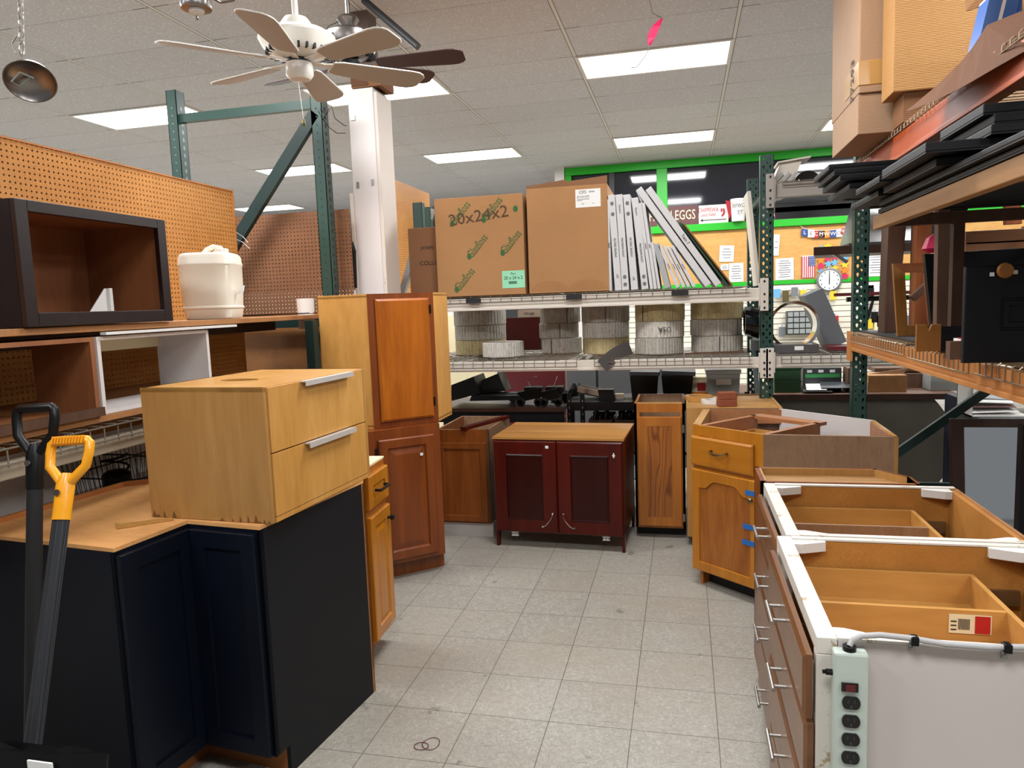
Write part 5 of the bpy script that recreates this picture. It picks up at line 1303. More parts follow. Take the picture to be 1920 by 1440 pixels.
for k, (a_, b_, c_, d_) in enumerate([((640, 655), (670, 650), (840, 1030), (805, 1035)), ((680, 660), (710, 655), (890, 1030), (862, 1035)), ((718, 665), (748, 662), (935, 1028), (905, 1035)), ((757, 665), (787, 655), (985, 1022), (950, 1030))]):
    leaning('air_filter', 'small tilted white filter carton, %s of the four under the long leaning ones' % ['first', 'second', 'third', 'fourth'][k], C2(*a_), C2(*b_), C2(*c_), C2(*d_), M['filter'], group='air filter cartons', txt=[('14x14x1', .5, .013)], depth=.35)
leaning('air_filter', 'long white filter carton leaning far right, the left one of two', C2(435, 150), C2(497, 118), C2(1130, 985), C2(1060, 1025), M['filter'], group='air filter cartons')
leaning('air_filter', 'long white filter carton leaning far right with Twin printed on it', C2(522, 145), C2(583, 108), C2(1217, 975), C2(1155, 1018), M['filter'], group='air filter cartons', txt=[('Twin 7', .47, .03)])
leaning('filter_pad', 'green backed brown filter pad leaning on the long cartons', C2(822, 430), C2(848, 434), C2(1285, 1000), C2(1262, 1012), M['green_tray'], cat='filter', depth=.45, Y=5.03)
leaning('filter_pad', 'thin brown fibre sheet at the right end of the filters', C2(858, 432), C2(874, 440), C2(1322, 1000), C2(1306, 1005), M['fibre'], cat='filter', depth=.45, Y=5.0)
leaning('white_board', 'narrow white board leaning between the two green posts', C2(1440, 148), C2(1482, 150), C2(1562, 1000), C2(1538, 1000), M['beam_white'], cat='board', depth=.3, Y=5.35)
p = at_y(1345, 508, 5.3)
solo('dark_plate', MB().lathe([(.05, 0), (.055, .004), (.01, .02)], 20, c=(p.x+.01, 5.2, 1.67)), M['ink'], 'small dark disc behind the leaning filters', 'disc')
for k, x in enumerate((-1.45, -.73, -.02)):
    solo('shelf_tag', MB().box(x-.055, x+.055, RY0-.036, RY0-.03, 1.566, 1.6), M['ink'], 'black label holder clipped to the deck wires, %s' % ['left under the logo carton', 'under the tall plain carton', 'under the slim filters'][k], 'label holder')

# ---------------------------------------------------------------- corrugated rolls
def roll(x, y, z, r, h, mat, label, seam=0, spiral=False, n=92):
    t = thing('corrugated_roll', label, 'roll', (x, y, z), seam, 'corrugated liner rolls')
    L = []
    def ring(rr, zz, amp): return [((rr+(amp if i % 2 else 0))*math.cos(2*PI*i/n), (rr+(amp if i % 2 else 0))*math.sin(2*PI*i/n), zz) for i in range(n)]
    a_ = -.0036
    L = [ring(r*.86, .004, 0), ring(r-.004, .0, a_), ring(r, .003, a_), ring(r, h-.003, a_), ring(r-.004, h, a_), ring(r*.86, h-.004, 0)]
    obj('coil', MB().loops(L), mat, t)
    obj('outer_seam', MB().box(r-.001, r+.0025, -.003, .003, .002, h-.002), M['grey_dk'], t)
    return t
ZR = 1.165
def stack(px0, px1, Y, mats, name, hs=(.114, .114, .114), offs=(0, 0, 0), seams=(0, 1, 2), n=3):
    a = at_y(px0, 630, Y); b = at_y(px1, 630, Y); r = (b.x-a.x)/2*.98; cx = (a.x+b.x)/2; z = ZR
    for k in range(n):
        roll(cx+offs[k], Y+.05, z, r*(1, 1.0, 1.02)[k], hs[k], M[mats[k]], '%s roll of the %s stack of corrugated liner' % (('bottom', 'middle', 'top')[k], name), seam=-PI/2+seams[k])
        z += hs[k]+.0015
    return cx, r
stack(851, 946, 5.55, ('roll_tan', 'roll_grey', 'roll_grey'), 'leftmost, shaded', seams=(2.5, 2.2, 2.4))
p = at_y(944, 660, 5.25); roll(p.x, 5.25, ZR, .155, .108, M['roll_light'], 'single pale flat roll lying at the left front of the lower shelf', 2.6)
stack(1012, 1087, 5.5, ('roll_light', 'roll_grey', 'roll_grey'), 'second', offs=(.01, -.012, .0), seams=(-.4, .2, .5))
stack(1090, 1180, 5.35, ('roll_tan', 'roll_light', 'roll_grey'), 'third', seams=(2.4, 2.4, .1))
cx4, r4 = stack(1190, 1284, 5.22, ('roll_grey', 'roll_light', 'roll_tan'), 'fourth', offs=(-.005, 0, .002), seams=(2.6, 2.9, -.7))
cx5, r5 = stack(1294, 1394, 5.3, ('roll_grey', 'roll_grey', 'roll_tan'), 'rightmost', offs=(.004, -.003, .004), seams=(.05, .9, 2.8))
us = text('USA', .05, M['ink'], None, TR(cx4+.04, 5.27-r4*1.0-.010, ZR+.1155+.06) @ FRONT @ RZ(PI), name='stamped_letters', ext=.002)
tag(us, 'upside-down USA stamp on the middle roll of the fourth stack', 'lettering')
g = MB(); L = []
for k in range(7):
    s_ = k/6; a = at_y(1178+(1120-1178)*s_, 640+(677-640)*s_-6*math.sin(PI*s_), 5.08-.12*s_); b = at_y(1187+(1138-1187)*s_, 664+(698-664)*s_-8*math.sin(PI*s_), 5.08-.12*s_)
    L.append([tuple(a), tuple(b), tuple(b+Vector((0, .004, 0))), tuple(a+Vector((0, .004, 0)))])
solo('loose_strip', g.loops(L), plain('charcoal_strip', '3a3532', .7), 'dark loose strip end drooping over the lower white beam', 'strip')
t = thing('red_board', 'dark red board standing behind the rolls with a pale price card', 'board', at_y(978, 662, 5.9)-Vector((0, 0, .0)))
t.location.z = 1.165
obj('board', MB().box(-.17, .17, 0, .012, 0, .27), M['red_dark'], t); obj('price_card', MB().box(-.02, .17, -.004, 0, .275, .335), M['paper'], t)
text('10.5 sq/ft', .03, M['ink_blue'], t, TR(.075, -.006, .30) @ FRONT, sx=.8)
solo('brown_stick', MB().bar(at_y(1285, 663, 5.06), at_y(1395, 659, 5.1), .02, .012), M['plank_gr'], 'brown stick lying on the wire deck before the rightmost rolls', 'stick')

# ---------------------------------------------------------------- chrome ring, leaning grey panel, box on the right bay
p0 = at_y(1489, 610, 5.12)
t = thing('duct_ring', 'chrome duct ring standing upright on the right bay deck', 'duct', (p0.x, 5.12, p0.z))
n = 48; ri, ro = .136, .160
obj('collar', MB().loops([[(r_*math.cos(2*PI*i/n), y_, r_*math.sin(2*PI*i/n)) for i in range(n)] for r_, y_ in ((ri+.006, .16), (ri+.006, 0), (ro, -.004), (ro, .004), (ri+.012, .012), (ri+.012, .16), (ri+.006, .16))], cap0=False, cap1=False), M['chrome'], t, smooth=True)
p1 = at_y(1422, 600, 5.3)
t = thing('duct_pipe', 'shiny black pipe elbow lying left of the green post', 'duct', (p1.x-.03, 5.35, 1.36))
obj('pipe', MB().loops([[(x_, r_*math.cos(2*PI*i/24), r_*math.sin(2*PI*i/24)-x_*.25) for i in range(24)] for x_, r_ in ((-.06, .10), (.12, .11), (.12, .098), (-.06, .09), (-.06, .10))], cap0=False, cap1=False), plain('black_chrome', '3a3d42', .14, 1), t, smooth=True)
t = thing('vent_stand', 'grey metal block under the shiny pipe beside the green post', 'block', (p1.x, 5.3, 1.165))
obj('block', MB().box(-.05, .05, 0, .1, 0, .07), M['galv'], t)
leaning('grey_sheet', 'dark grey panel leaning right of the chrome ring', (1507, 552), (1545, 533), (1590, 640), (1552, 645), M['grey'], cat='panel', depth=.3, Y=5.32, zfloor=1.165)
t = thing('metal_tray', 'flat grey metal tray with white label on the right bay deck', 'tray', (at_y(1492, 655, 5.05).x, 5.03, 1.165))
obj('tray', MB().box(-.18, .14, 0, .3, 0, .055), plain('brushed_tray', '77777a', .35, .8), t, bevel=.002); obj('sticker', MB().box(-.01, .045, -.003, 0, .018, .044), M['paper'], t)
solo('red_trim', MB().box(.92, 1.12, 5.05, 5.3, 1.175, 1.20), M['red_dark'], 'dark red flat piece beside the metal tray', 'trim piece')
# top level of the right bay
t = thing('vent_hood', 'white louvred vent piece on the upper grey beam, right of the tallest green post', 'vent', (at_y(1480, 330, 5.15).x, 5.1, 2.275))
obj('hood', MB().prism_y([(-.11, .0), (.02, .0), (.07, .13), (-.06, .13)], 0, .2).prism_y([(-.08, .12), (.12, .14), (.12, .15), (-.08, .13)], -.02, .22), M['beam_white'], t)
for k in range(3): obj('louvre', MB().bar((-.1+k*.045, -.01, -.0), (-.05+k*.045, -.01, .055), .006, .02), M['grey_lt'], t)
p = at_y(1512, 335, 5.3)
t = thing('half_pipe', 'white tray holding a dark half round pipe on the upper grey beam', 'pipe', (p.x, 5.25, 2.275))
obj('pipe', MB().prism_y([(.085*math.cos(q*PI/14), .085*math.sin(q*PI/14)) for q in range(15)], 0, .3), M['black_matte'], t)
obj('tray', MB().box(-.12, .3, .31, .32, 0, .12), M['white'], t)
for k, (x0, x1, y0, y1) in enumerate([(1452, 1700, 371, 385), (1452, 1700, 391, 398)]):
    a = at_y(x0, y0, 5.95); b = at_y(x1, y1, 5.95)
    solo('metal_bar', MB().box(a.x, b.x+.6, 5.9, 5.93, b.z, a.z), M['grey_dk'], ['thick dark rail behind the grey beam', 'lower dark rail behind the grey beam'][k], 'rail')
solo('metal_strut', MB().bar(at_y(1455, 372, 5.5), at_y(1500, 352, 5.1), .05, .03), M['galv'], 'galvanised sloping arm under the upper grey beam', 'arm')

# ================================================================== bench level behind the cabinets
BS = thing('steel_shelf_unit', 'black bolted steel shelf unit holding the dark bins', 'shelf unit', (0, 0, 0))
bxa, bxb = -.86, .45
obj('shelf', MB().box(bxa, bxb, 5.38, 5.85, .775, .80), M['black_door'], BS); obj('front_rail', MB().box(bxa, bxb, 5.35, 5.38, .735, .80), M['black'], BS)
obj('shelf', MB().box(bxa, bxb, 5.38, 5.85, .40, .42), M['black_door'], BS)
for x in (bxa, bxa+.10, bxb-.03):
    o = MB().box(x, x+.035, 5.34, 5.345, 0, .87).box(x, x+.004, 5.345, 5.385, 0, .87)
    q = MB()
    for k in range(16): q.prism_y([(x+.018+.0045*math.cos(a*PI/3), .06+k*.05+.009*math.sin(a*PI/3)) for a in range(6)], 5.3385, 5.340)
    obj2('post', [(o, M['black']), (q, M['galv'])], BS)
LB = thing('workbench', 'dark brown edged bench under the rack at left, piled with black parts', 'bench', (0, 0, 0))
obj('worktop', MB().box(-2.1, -.90, 5.42, 6.1, .715, .745), M['dark_wood'], LB); obj('apron', MB().box(-2.1, -.90, 5.44, 5.46, .63, .715), M['black_door'], LB)
for x in (-2.08, -.96): obj('leg', MB().box(x, x+.05, 5.46, 5.51, 0, .715), M['black'], LB); obj('leg', MB().box(x, x+.05, 6.02, 6.07, 0, .715), M['black'], LB)
def bin_(px0, px1, pytop, Y, zb, label, mat='black', lid='grey_dk', taper=.86, tilt=0, cat='bin'):
    a = at_y(px0, 720, Y); b = at_y(px1, 720, Y); w = b.x-a.x; h = at_y((px0+px1)/2, pytop, Y).z-zb
    t = thing('storage_bin', label, cat, ((a.x+b.x)/2, Y, zb))
    q = w/2
    obj('bin_body', MB().loops([[(-q*taper, .02, 0), (q*taper, .02, 0), (q*taper, .24, 0), (-q*taper, .24, 0)], [(-q, 0, h*.86), (q, 0, h*.86), (q, .26, h*.86), (-q, .26, h*.86)]]), M[mat], t, bevel=.004)
    obj('lid', MB().box(-q*1.06, q*1.06, -.01, .27, h*.86, h, T=RY(tilt)), M[lid], t, bevel=.004)
    return t, w, h
zs = .801
bin_(1181, 1234, 697, 5.42, zs, 'black storage tote with grey lid, left of the pair', tilt=.03)
bin_(1240, 1300, 696, 5.42, zs, 'black storage tote with grey lid, right of the pair', tilt=.05)
t, w, h = bin_(1325, 1388, 693, 5.42, zs, 'cloudy grey clear tote with label, rightmost bin', 'clear', 'grey_lt', .93)
obj('label_card', MB().box(-.05, .055, .004, .009, h*.5, h*.68), M['paper'], t)
t = thing('carton', 'small orange and white carton between black and clear totes', 'box', (at_y(1310, 720, 5.5).x, 5.5, zs))
obj('carton_body', MB().box(-.06, .06, 0, .12, .0, .16), M['cream'], t); obj('orange_band', MB().box(-.061, .061, -.002, 0, .02, .05), M['orange'], t); obj('red_square', MB().box(-.01, .05, -.003, 0, .06, .12), M['red'], t)
t = thing('wire_tray', 'small shiny metal tray tilted left of the black totes', 'tray', (at_y(1105, 725, 5.5).x, 5.5, zs+.03)); t.rotation_euler = (0, .2, 0)
obj('tray_body', MB().box(-.1, .1, 0, .15, 0, .008).box(-.1, .1, 0, .006, 0, .05).box(-.1, .1, .144, .15, 0, .05), M['steel'], t)
t = thing('card_reader', 'black angular plastic holder standing left of the black totes', 'holder', (at_y(1137, 735, 5.4).x, 5.4, zs))
obj('wedge', MB().prism_y([(-.05, 0), (.065, 0), (.05, .085), (-.065, .085)], 0, .08), M['black'], t)
t = thing('metal_block', 'small bright metal block beside the black holder', 'block', (at_y(1160, 730, 5.45).x, 5.45, zs)); obj('block', MB().box(-.035, .035, 0, .06, 0, .045), M['steel'], t)
# cartons on the lower shelf of the steel unit
for k, (x0, x1) in enumerate([(1103, 1148), (1153, 1190)]):
    a = at_y(x0, 770, 5.5); b = at_y(x1, 770, 5.5)
    t = thing('open_box', ['open brown box of black tools, left one under the steel shelf', 'open brown box of dark rags, right one under the steel shelf'][k], 'box', ((a.x+b.x)/2, 5.5, .421)); w = (b.x-a.x)/2
    obj('box_wall', MB().box(-w, w, 0, .006, 0, .22).box(-w, -w+.006, .006, .3, 0, .22).box(w-.006, w, .006, .3, 0, .22).box(-w, w, .294, .3, 0, .24).box(-w, w, .006, .294, 0, .006), M['plank_dk'], t)
    for j in range(4):
        xx = -w+.03+j*(2*w-.06)/3
        obj('tool_handle', MB().tube([(xx, .05, .1), (xx+.02, .06, .24), (xx+.035*(-1)**j, .08, .29)], .011, 6), M['black'], t)
# piles of black parts on the bench
def slab(p0, p1, p2, p3, Y, depth, name, label, mat, cat):
    P = [at_y(x, y, Y) for x, y in (p0, p1, p2, p3)]
    return solo(name, MB().loops([[tuple(p) for p in P], [tuple(p+Vector((0, depth, 0))) for p in P]]), M[mat], label, cat)
slab((846, 752), (900, 738), (888, 706), (846, 722), 5.5, .3, 'equipment_case', 'black flat electronics case leaning at the left end of the bench', 'black_door', 'case')
slab((895, 740), (948, 733), (934, 700), (905, 712), 5.6, .2, 'equipment_case', 'black angular case standing second on the bench', 'black_matte', 'case')
slab((880, 752), (975, 750), (972, 742), (884, 742), 5.46, .25, 'equipment_case', 'low black slab lying in front on the bench', 'black_door', 'case')
for k, (x, y, w_) in enumerate([(995, 732, 1.0), (1035, 735, .8)]):
    p = at_y(x, 752, 5.5); t = thing('gear_unit', ['black wheeled machine part on the bench', 'second dark machine part beside the steel shelf post'][k], 'machine part', (p.x, 5.5, .746))
    obj('frame', MB().box(-.09*w_, .09*w_, .02, .16, .05, .13, T=RY(-.2)).box(-.06, .08, .03, .14, .1, .15), M['black'], t, bevel=.006)
    for dx in (-.08, .06): obj('wheel', MB().loops([[(dx*w_+r_*math.cos(2*PI*i/20), y_, .035+r_*math.sin(2*PI*i/20)) for i in range(20)] for r_, y_ in ((.034, .02), (.034, -.005), (.016, -.008), (.016, .02))]), M['black'], t, smooth=True)
    obj('chrome_stalk', MB().tube([(.0, .05, .13), (.03*(1 if k else -1), .05, .2), (.04, .05, .23)], .004, 6), M['chrome'], t)
for k, (x, y) in enumerate([(1060, 730), (1076, 718), (1040, 745), (962, 735), (1078, 740)]):
    p = at_y(x, y, 5.75); t = thing('small_part', ['crumpled dark cable bundle', 'tilted black handset', 'loose dark connector', 'clear plastic fitting', 'dark metal bracket'][k]+' on the bench behind the machine parts', 'part', (p.x, 5.75, .746))
    hh = max(.03, p.z-.746)
    obj('bulk', MB().lathe([(.02, 0), (.045, hh*.3), (.04, hh*.7), (.012, hh)], 9, T=RX(.0)), M[['black', 'black_matte', 'grey_dk', 'clear', 'grey_dk'][k]], t); obj('tail', MB().tube([(0, 0, hh*.6), (.05, -.03, hh), (.08, -.02, hh*.4)], .005, 5), M['black'], t)
# things seen beyond the bench
def back_panel(px0, px1, py0, py1, Y, mat, name, label, cat, z0=None, th=.05):
    a = at_y(px0, py0, Y); b = at_y(px1, py1, Y)
    return solo(name, MB().box(a.x, b.x, Y, Y+th, b.z if z0 is None else z0, a.z), M[mat], label, cat)
back_panel(1062, 1118, 680, 752, 6.7, 'grey', 'metal_cabinet', 'left grey steel cabinet behind the drooping strip', 'cabinet', 0, .4)
back_panel(1121, 1300, 680, 752, 6.7, 'grey', 'metal_cabinet', 'wide grey steel cabinet behind the black totes', 'cabinet', 0, .4)
back_panel(846, 878, 690, 730, 7.2, 'cream', 'paper_board', 'pale yellow board behind the left end of the rack', 'board', 0)
back_panel(944, 1060, 690, 725, 7.0, 'red_dark', 'dark_counter', 'dark maroon counter front behind the machine parts', 'counter', 0, .3)
back_panel(846, 940, 772, 800, 6.4, 'white', 'white_crate', 'white crate below the bench at left', 'crate', 0, .3)
solo('floor_mat', MB().box(-1.5, -.3, 6.2, 7.4, .0, .012), M['grey'], 'grey mat on the floor beneath the bench', 'mat')
solo('price_marker', MB().quad(at_y(1040, 778, 6.0), at_y(1048, 784, 6.0), at_y(1066, 781, 6.0), at_y(1052, 777, 6.0), .006), M['yellow'], 'small yellow tag lying under the bench', 'tag')
# bathtub-like dark counter at right
CT = thing('counter', 'long dark grey counter with brown edge behind the open corner cabinet', 'counter', (0, 0, 0))
a = at_y(1452, 742, 6.2); b = at_y(1792, 736, 6.2)
obj('worktop', MB().box(.45, b.x+.02, 6.18, 6.9, .70, .738), M['plank_gr'], CT, bevel=.004); obj('edge', MB().box(.45, b.x+.02, 6.165, 6.18, .695, .74), M['dark_wood'], CT)
obj('front_panel', MB().prism_y([(.45, 0), (1.93, 0), (2.0, .1), (2.0, .56), (1.93, .66), (1.9, .695), (.45, .695)], 6.2, 6.24), M['counter_grey'], CT)
def small_box(px0, px1, py0, py1, Y, zb, d, name, label, mat, cat):
    a = at_y(px0, py0, Y); b = at_y(px1, py1, Y)
    t = thing(name, label, cat, ((a.x+b.x)/2, Y, zb)); w = (b.x-a.x)/2; h = a.z-zb
    obj('body', MB().box(-w, w, 0, d, 0, h), M[mat], t, bevel=.004); return t, w, h
zc = .739
t, w, h = small_box(1452, 1502, 714, 738, 6.3, zc, .3, 'green_bin', 'lower dark green bin on the grey counter', 'green_tray', 'bin')
obj('rim', MB().box(-w*1.04, w*1.04, -.01, .31, h-.012, h), M['green_tray'], t)
t, w, h = small_box(1452, 1502, 690, 711, 6.3, zc+h+.001, .3, 'green_bin', 'upper dark green bin on the grey counter', 'green_tray', 'bin')
obj('rim', MB().box(-w*1.04, w*1.04, -.01, .31, h-.012, h), M['green_tray'], t)
t, w, h = small_box(1506, 1578, 690, 716, 6.5, zc, .2, 'sorting_rack', 'black rack with green strip and white dots on the counter', 'grey_dk', 'rack')
obj('green_strip', MB().box(-w*.9, w*.9, -.004, 0, h*.55, h*.72), plain('strip_green', '3f9a58', .5), t)
for k in range(3): obj('white_dot', MB().box(-w*.8+k*.09, -w*.8+k*.09+.04, -.005, 0, h*.78, h*.9), M['paper'], t)
for k, (x0, x1, y) in enumerate([(1505, 1560, 734), (1512, 1550, 728), (1540, 1612, 736)]):
    a = at_y(x0, y, 6.25); b = at_y(x1, y, 6.25)
    solo('document_tray', MB().quad((a.x, 6.22+k*.02, zc+.012+.012*k), (b.x, 6.22+k*.02, zc+.012+.012*k), (b.x+.03, 6.5, zc+.03+.014*k), (a.x+.03, 6.5, zc+.03+.014*k), .006), M[['black_matte', 'paper', 'grey_dk'][k]], ['black wire tray lying on the counter', 'white sheet on the black wire tray', 'grey sheet sliding beside the green post'][k], 'tray')
t, w, h = small_box(1628, 1700, 704, 735, 6.3, zc, .25, 'envelope_box', 'open grey box of papers on the counter', 'plank_tan', 'box')
obj('flap', MB().prism_y([(-w*.9, h), (w, h), (w*1.3, h*1.35), (-w*.2, h*1.1)], .1, .11), M['laminate_brown'], t); obj('paper_stack', MB().box(-w*1.25, -w*1.02, .0, .2, 0, h*.6), M['paper'], t)
small_box(1590, 1612, 690, 735, 6.4, zc, .2, 'brown_bottle_box', 'slim brown carton between post and grey box', 'plank_gr', 'box')
t, w, h = small_box(1640, 1735, 690, 700, 6.6, zc+.13, .25, 'board_stack', 'stack of thin boards lying behind the grey box', 'plank_gr', 'boards')
t = thing('board_riser', 'brown crate carrying thin boards on the counter', 'crate', (at_y(1712, 720, 6.6).x, 6.55, zc)); obj('crate', MB().box(-.15, .15, 0, .3, 0, .12), M['plank_gr'], t)
t, w, h = small_box(1745, 1800, 704, 735, 6.35, zc, .3, 'plastic_tub', 'cloudy plastic tub at the right end of the counter', 'clear', 'tub')

# mirror leaning right, white shelf above it, black slab
MR = thing('framed_mirror', 'dark wood framed mirror leaning low behind the drawer bases at right', 'mirror', (0, 4.45, 0))
Y = 4.55
a = at_y(1783, 783, Y); b = at_y(1960, 783, Y); c = at_y(1800, 1000, Y)
zt_, zb_ = a.z, .02; x0, x1 = a.x, b.x
obj('frame', MB().box(x0, x0+.07, 0, Y+.03-Y, zb_, zt_).box(x1-.07, x1, 0, Y+.03-Y, zb_, zt_).box(x0+.07, x1-.07, 0, Y+.03-Y, zt_-.05, zt_).box(x0+.07, x1-.07, 0, Y+.03-Y, zb_, zb_+.07), M['dark_wood'], MR, bevel=.004)
obj('glass', MB().box(x0+.06, x1-.06, Y+.016-Y, Y+.02-Y, zb_+.06, zt_-.045), M['mirror'], MR)
MR.rotation_euler = (-.13, 0, 0)
t = thing('white_shelf_bin', 'white divided tray of papers above the mirror', 'tray', (at_y(1866, 760, 5.2).x, 5.2, at_y(1866, 782, 5.2).z))
obj('tray', MB().box(-.14, .2, 0, .25, 0, .01).box(-.14, -.13, 0, .25, 0, .22).box(-.14, .2, .24, .25, 0, .22).box(-.14, .2, 0, .01, .2, .23), M['white'], t)
for k in range(4): obj('papers', MB().quad((-.12, .03+k*.04, .02+k*.03), (.15, .03+k*.04, .03+k*.02), (.16, .2, .04+k*.03), (-.1, .2, .05+k*.02), .003), M[['paper', 'maroon', 'paper', 'grey_lt'][k]], t)
solo('tray_stand', MB().box(1.85, 2.3, 5.15, 5.6, 0, at_y(1866, 782, 5.2).z-.002), M['grey_dk'], 'dark cabinet carrying the white tray behind the mirror', 'cabinet')
solo('black_slab', MB().box(at_x(1886, 850, 1.25).x, 1.75, 3.08, 3.12, 0.0, 1.02), M['espresso_side'], 'black upright panel at the right edge under the orange beam', 'panel')
solo('dark_cabinet_block', MB().box(1.88, 2.05, 5.6, 5.9, 0, .78), plain('night_blue', '0e1526', .5), 'dark blue cabinet end right of the grey counter', 'cabinet')

# ================================================================== right rack
XR = 1.0
RR = thing('pallet_rack', 'tall rack along the right side with orange beams and green posts', 'rack', (0, 0, 0))
def side_post(y, z1=2.48):
    perf_post(RR, 1.045, y, z1, open_=True)
    perf_post(RR, 2.02, y, z1, open_=False)
    for z in (.35, 1.2, 2.3): obj('brace', MB().bar((1.08, y+.035, z), (1.98, y+.035, z), .03, .045), M['green_dark'], RR)
    obj('brace', MB().bar((1.08, y+.035, .40), (1.98, y+.035, 1.12), .03, .05), M['green_dark'], RR)
    obj('brace', MB().bar((1.08, y+.035, 2.24), (1.98, y+.035, 1.35), .03, .05), M['green_dark'], RR)
side_post(4.76)
ye = 1.95
for x in (XR, 2.05):
    for z0, z1, mm in ((1.195, 1.285, 'beam_orange'), (2.165, 2.285, 'beam_red')):
        obj('beam', MB().box(x, x+.04, ye, 4.80, z0, z1).box(x-.012, x, ye, 4.80, z0, z0+.02), M[mm], RR, bevel=.003)
obj('beam_connector', MB().box(.985, 1.0, 4.745, 4.84, 1.13, 1.31), M['beam_orange'], RR)
perf_post(RR, 1.045, ye-.09, 1.0, open_=False); perf_post(RR, 2.02, ye-.09, 2.48, open_=False)
deck(RR, 3.62, 4.72, XR, 2.06, 1.306, .055, .045, 'wire_rust', 'y'); deck(RR, 2.85, 3.56, XR, 2.06, 1.300, .055, .05, 'wire_rust', 'y'); deck(RR, 2.0, 2.80, XR, 2.06, 1.306, .055, .05, 'wire_rust', 'y')
deck(RR, 2.0, 2.9, XR, 2.06, 2.305, .03, .06, 'wire_rust', 'y'); deck(RR, 2.95, 3.7, XR, 2.06, 2.305, .03, .05, 'wire_rust', 'y'); deck(RR, 3.75, 4.72, XR, 2.06, 2.305, .03, .05, 'wire_rust', 'y')
solo('deck_mat', MB().box(1.03, 2.02, 3.2, 4.7, 1.311, 1.318), M['grey_dk'], 'dark grey sheet lying on the lower deck of the orange beam rack', 'mat')
ZD = 1.319
def plank(px_top0, px_top1, ytop, px_b0, px_b1, ybot, Y, mat, label, th=.035, name='plank', zb=None):
    zb = ZD if zb is None else zb
    a0 = at_y(px_b0, ybot, Y); a1 = at_y(px_b1, ybot, Y); b0 = at_y(px_top0, ytop, Y); b1 = at_y(px_top1, ytop, Y)
    return solo(name, MB().loops([[(a0.x, Y, zb), (a1.x, Y, zb), (a1.x, Y+th, zb), (a0.x, Y+th, zb)], [(b0.x, Y, b0.z), (b1.x, Y, b0.z), (b1.x, Y+th, b0.z), (b0.x, Y+th, b0.z)]]), M[mat], label, 'plank', bevel=.002)
plank(1667, 1702, 395, 1658, 1681, 625, 4.35, 'plank_dk', 'dark weathered plank standing leftmost on the orange beam deck', .14)
plank(1720, 1749, 380, 1714, 1740, 602, 4.3, 'plank_rd', 'reddish upright board behind the tan picture frame', .1)
plank(1760, 1783, 372, 1756, 1779, 612, 3.45, 'plank_gr', 'grey brown post standing before the large black board', .05)
plank(1790, 1818, 372, 1778, 1812, 480, 3.75, 'black_door', 'black upright board behind the grey brown post', .03, zb=1.9)
plank(1886, 1916, 380, 1886, 1916, 440, 4.2, 'plank_rd', 'short reddish board end at the upper right', .04, zb=1.86)
# loose stretcher propped diagonally behind the frame
solo('wood_strip', MB().bar(at_y(1710, 560, 4.2), at_y(1738, 535, 4.2), .05, .035), M['plank_gr'], 'short diagonal grey strip behind the tan frame opening', 'wood strip')
t = thing('picture_frame', 'empty tan wooden cabinet frame leaning beside the dark plank', 'frame', (0, 0, 0))
Y = 4.0
def fr_pts(px, py): p = at_y(px, py, Y); return (p.x, p.z)
o0, o1, o2, o3 = fr_pts(1683, 632), fr_pts(1745, 630), fr_pts(1735, 494), fr_pts(1674, 496)
i0, i1, i2, i3 = fr_pts(1702, 612), fr_pts(1742, 611), fr_pts(1732, 512), fr_pts(1697, 513)
dz = ZD-min(o0[1], o1[1])
mk = lambda a_, b_, c_, d_: MB().prism_y([(q[0], q[1]+dz) for q in (a_, b_, c_, d_)], Y, Y+.022)
obj('stile', mk(o0, i0, i3, o3), M['frame_tan'], t, bevel=.001); obj('rail', mk(o0, o1, i1, i0), M['frame_tan'], t, bevel=.001); obj('rail', mk(i3, i2, o2, o3), M['plank_rd'], t, bevel=.001); obj('stile', mk(i1, o1, o2, i2), M['plank_rd'], t, bevel=.001)
a = at_y(1732, 475, 3.7); b = at_y(1960, 475, 3.7)
t = thing('black_board', 'large glossy black board standing across the middle of the rack shelf', 'board', (a.x, 3.7, ZD)); hB = at_y(1740, 476, 3.7).z-ZD
obj('board', MB().prism_y([(.045, 0), (b.x-a.x, 0), (b.x-a.x, hB*1.02), (0, hB)], 0, .02), M['black_door'], t, bevel=.002); obj('edge_trim', MB().prism_y([(.045, 0), (.058, 0), (.013, hB), (0, hB)], -.012, 0), M['black'], t)
a = at_y(1811, 500, 2.55); zt_ = at_y(1815, 500, 2.55).z; zb_ = at_y(1820, 668, 2.55).z
t = thing('cabinet_door', 'black cabinet door with grooved panel and round wooden knob at the right edge', 'cabinet door', (a.x, 2.55, 1.312))
w_, h_ = .36, zt_-1.312
g = MB(); panel(g, 0, w_, 0, h_, [(0, .02), (0, .002), (.003, 0), (.10, 0), (.102, .004), (.108, .004), (.11, 0), (.125, 0), (.127, .004)]); obj('door_leaf', g, M['black_door'], t)
p = at_y(1887, 507, 2.53); obj('knob', MB().lathe([(.012, 0), (.018, -.004), (.024, .012), (.02, .022)], 24, T=TR(p.x-a.x, 0, p.z-1.312) @ RX(PI/2)), M['frame_tan'], t, smooth=True)
obj('bolt_tab', MB().box(p.x-a.x-.038, p.x-a.x-.026, -.003, 0, p.z-1.312-.016, p.z-1.312-.004).box(p.x-a.x+.026, p.x-a.x+.038, -.003, 0, p.z-1.312-.012, p.z-1.312), M['paper'], t)
a = at_y(1711, 625, 3.1); b = at_y(1752, 625, 3.1)
t = thing('drawer', 'small black drawer with notched tan front on the orange beam deck', 'drawer', (a.x, 3.05, 1.3125)); w_ = .085; h_ = .103
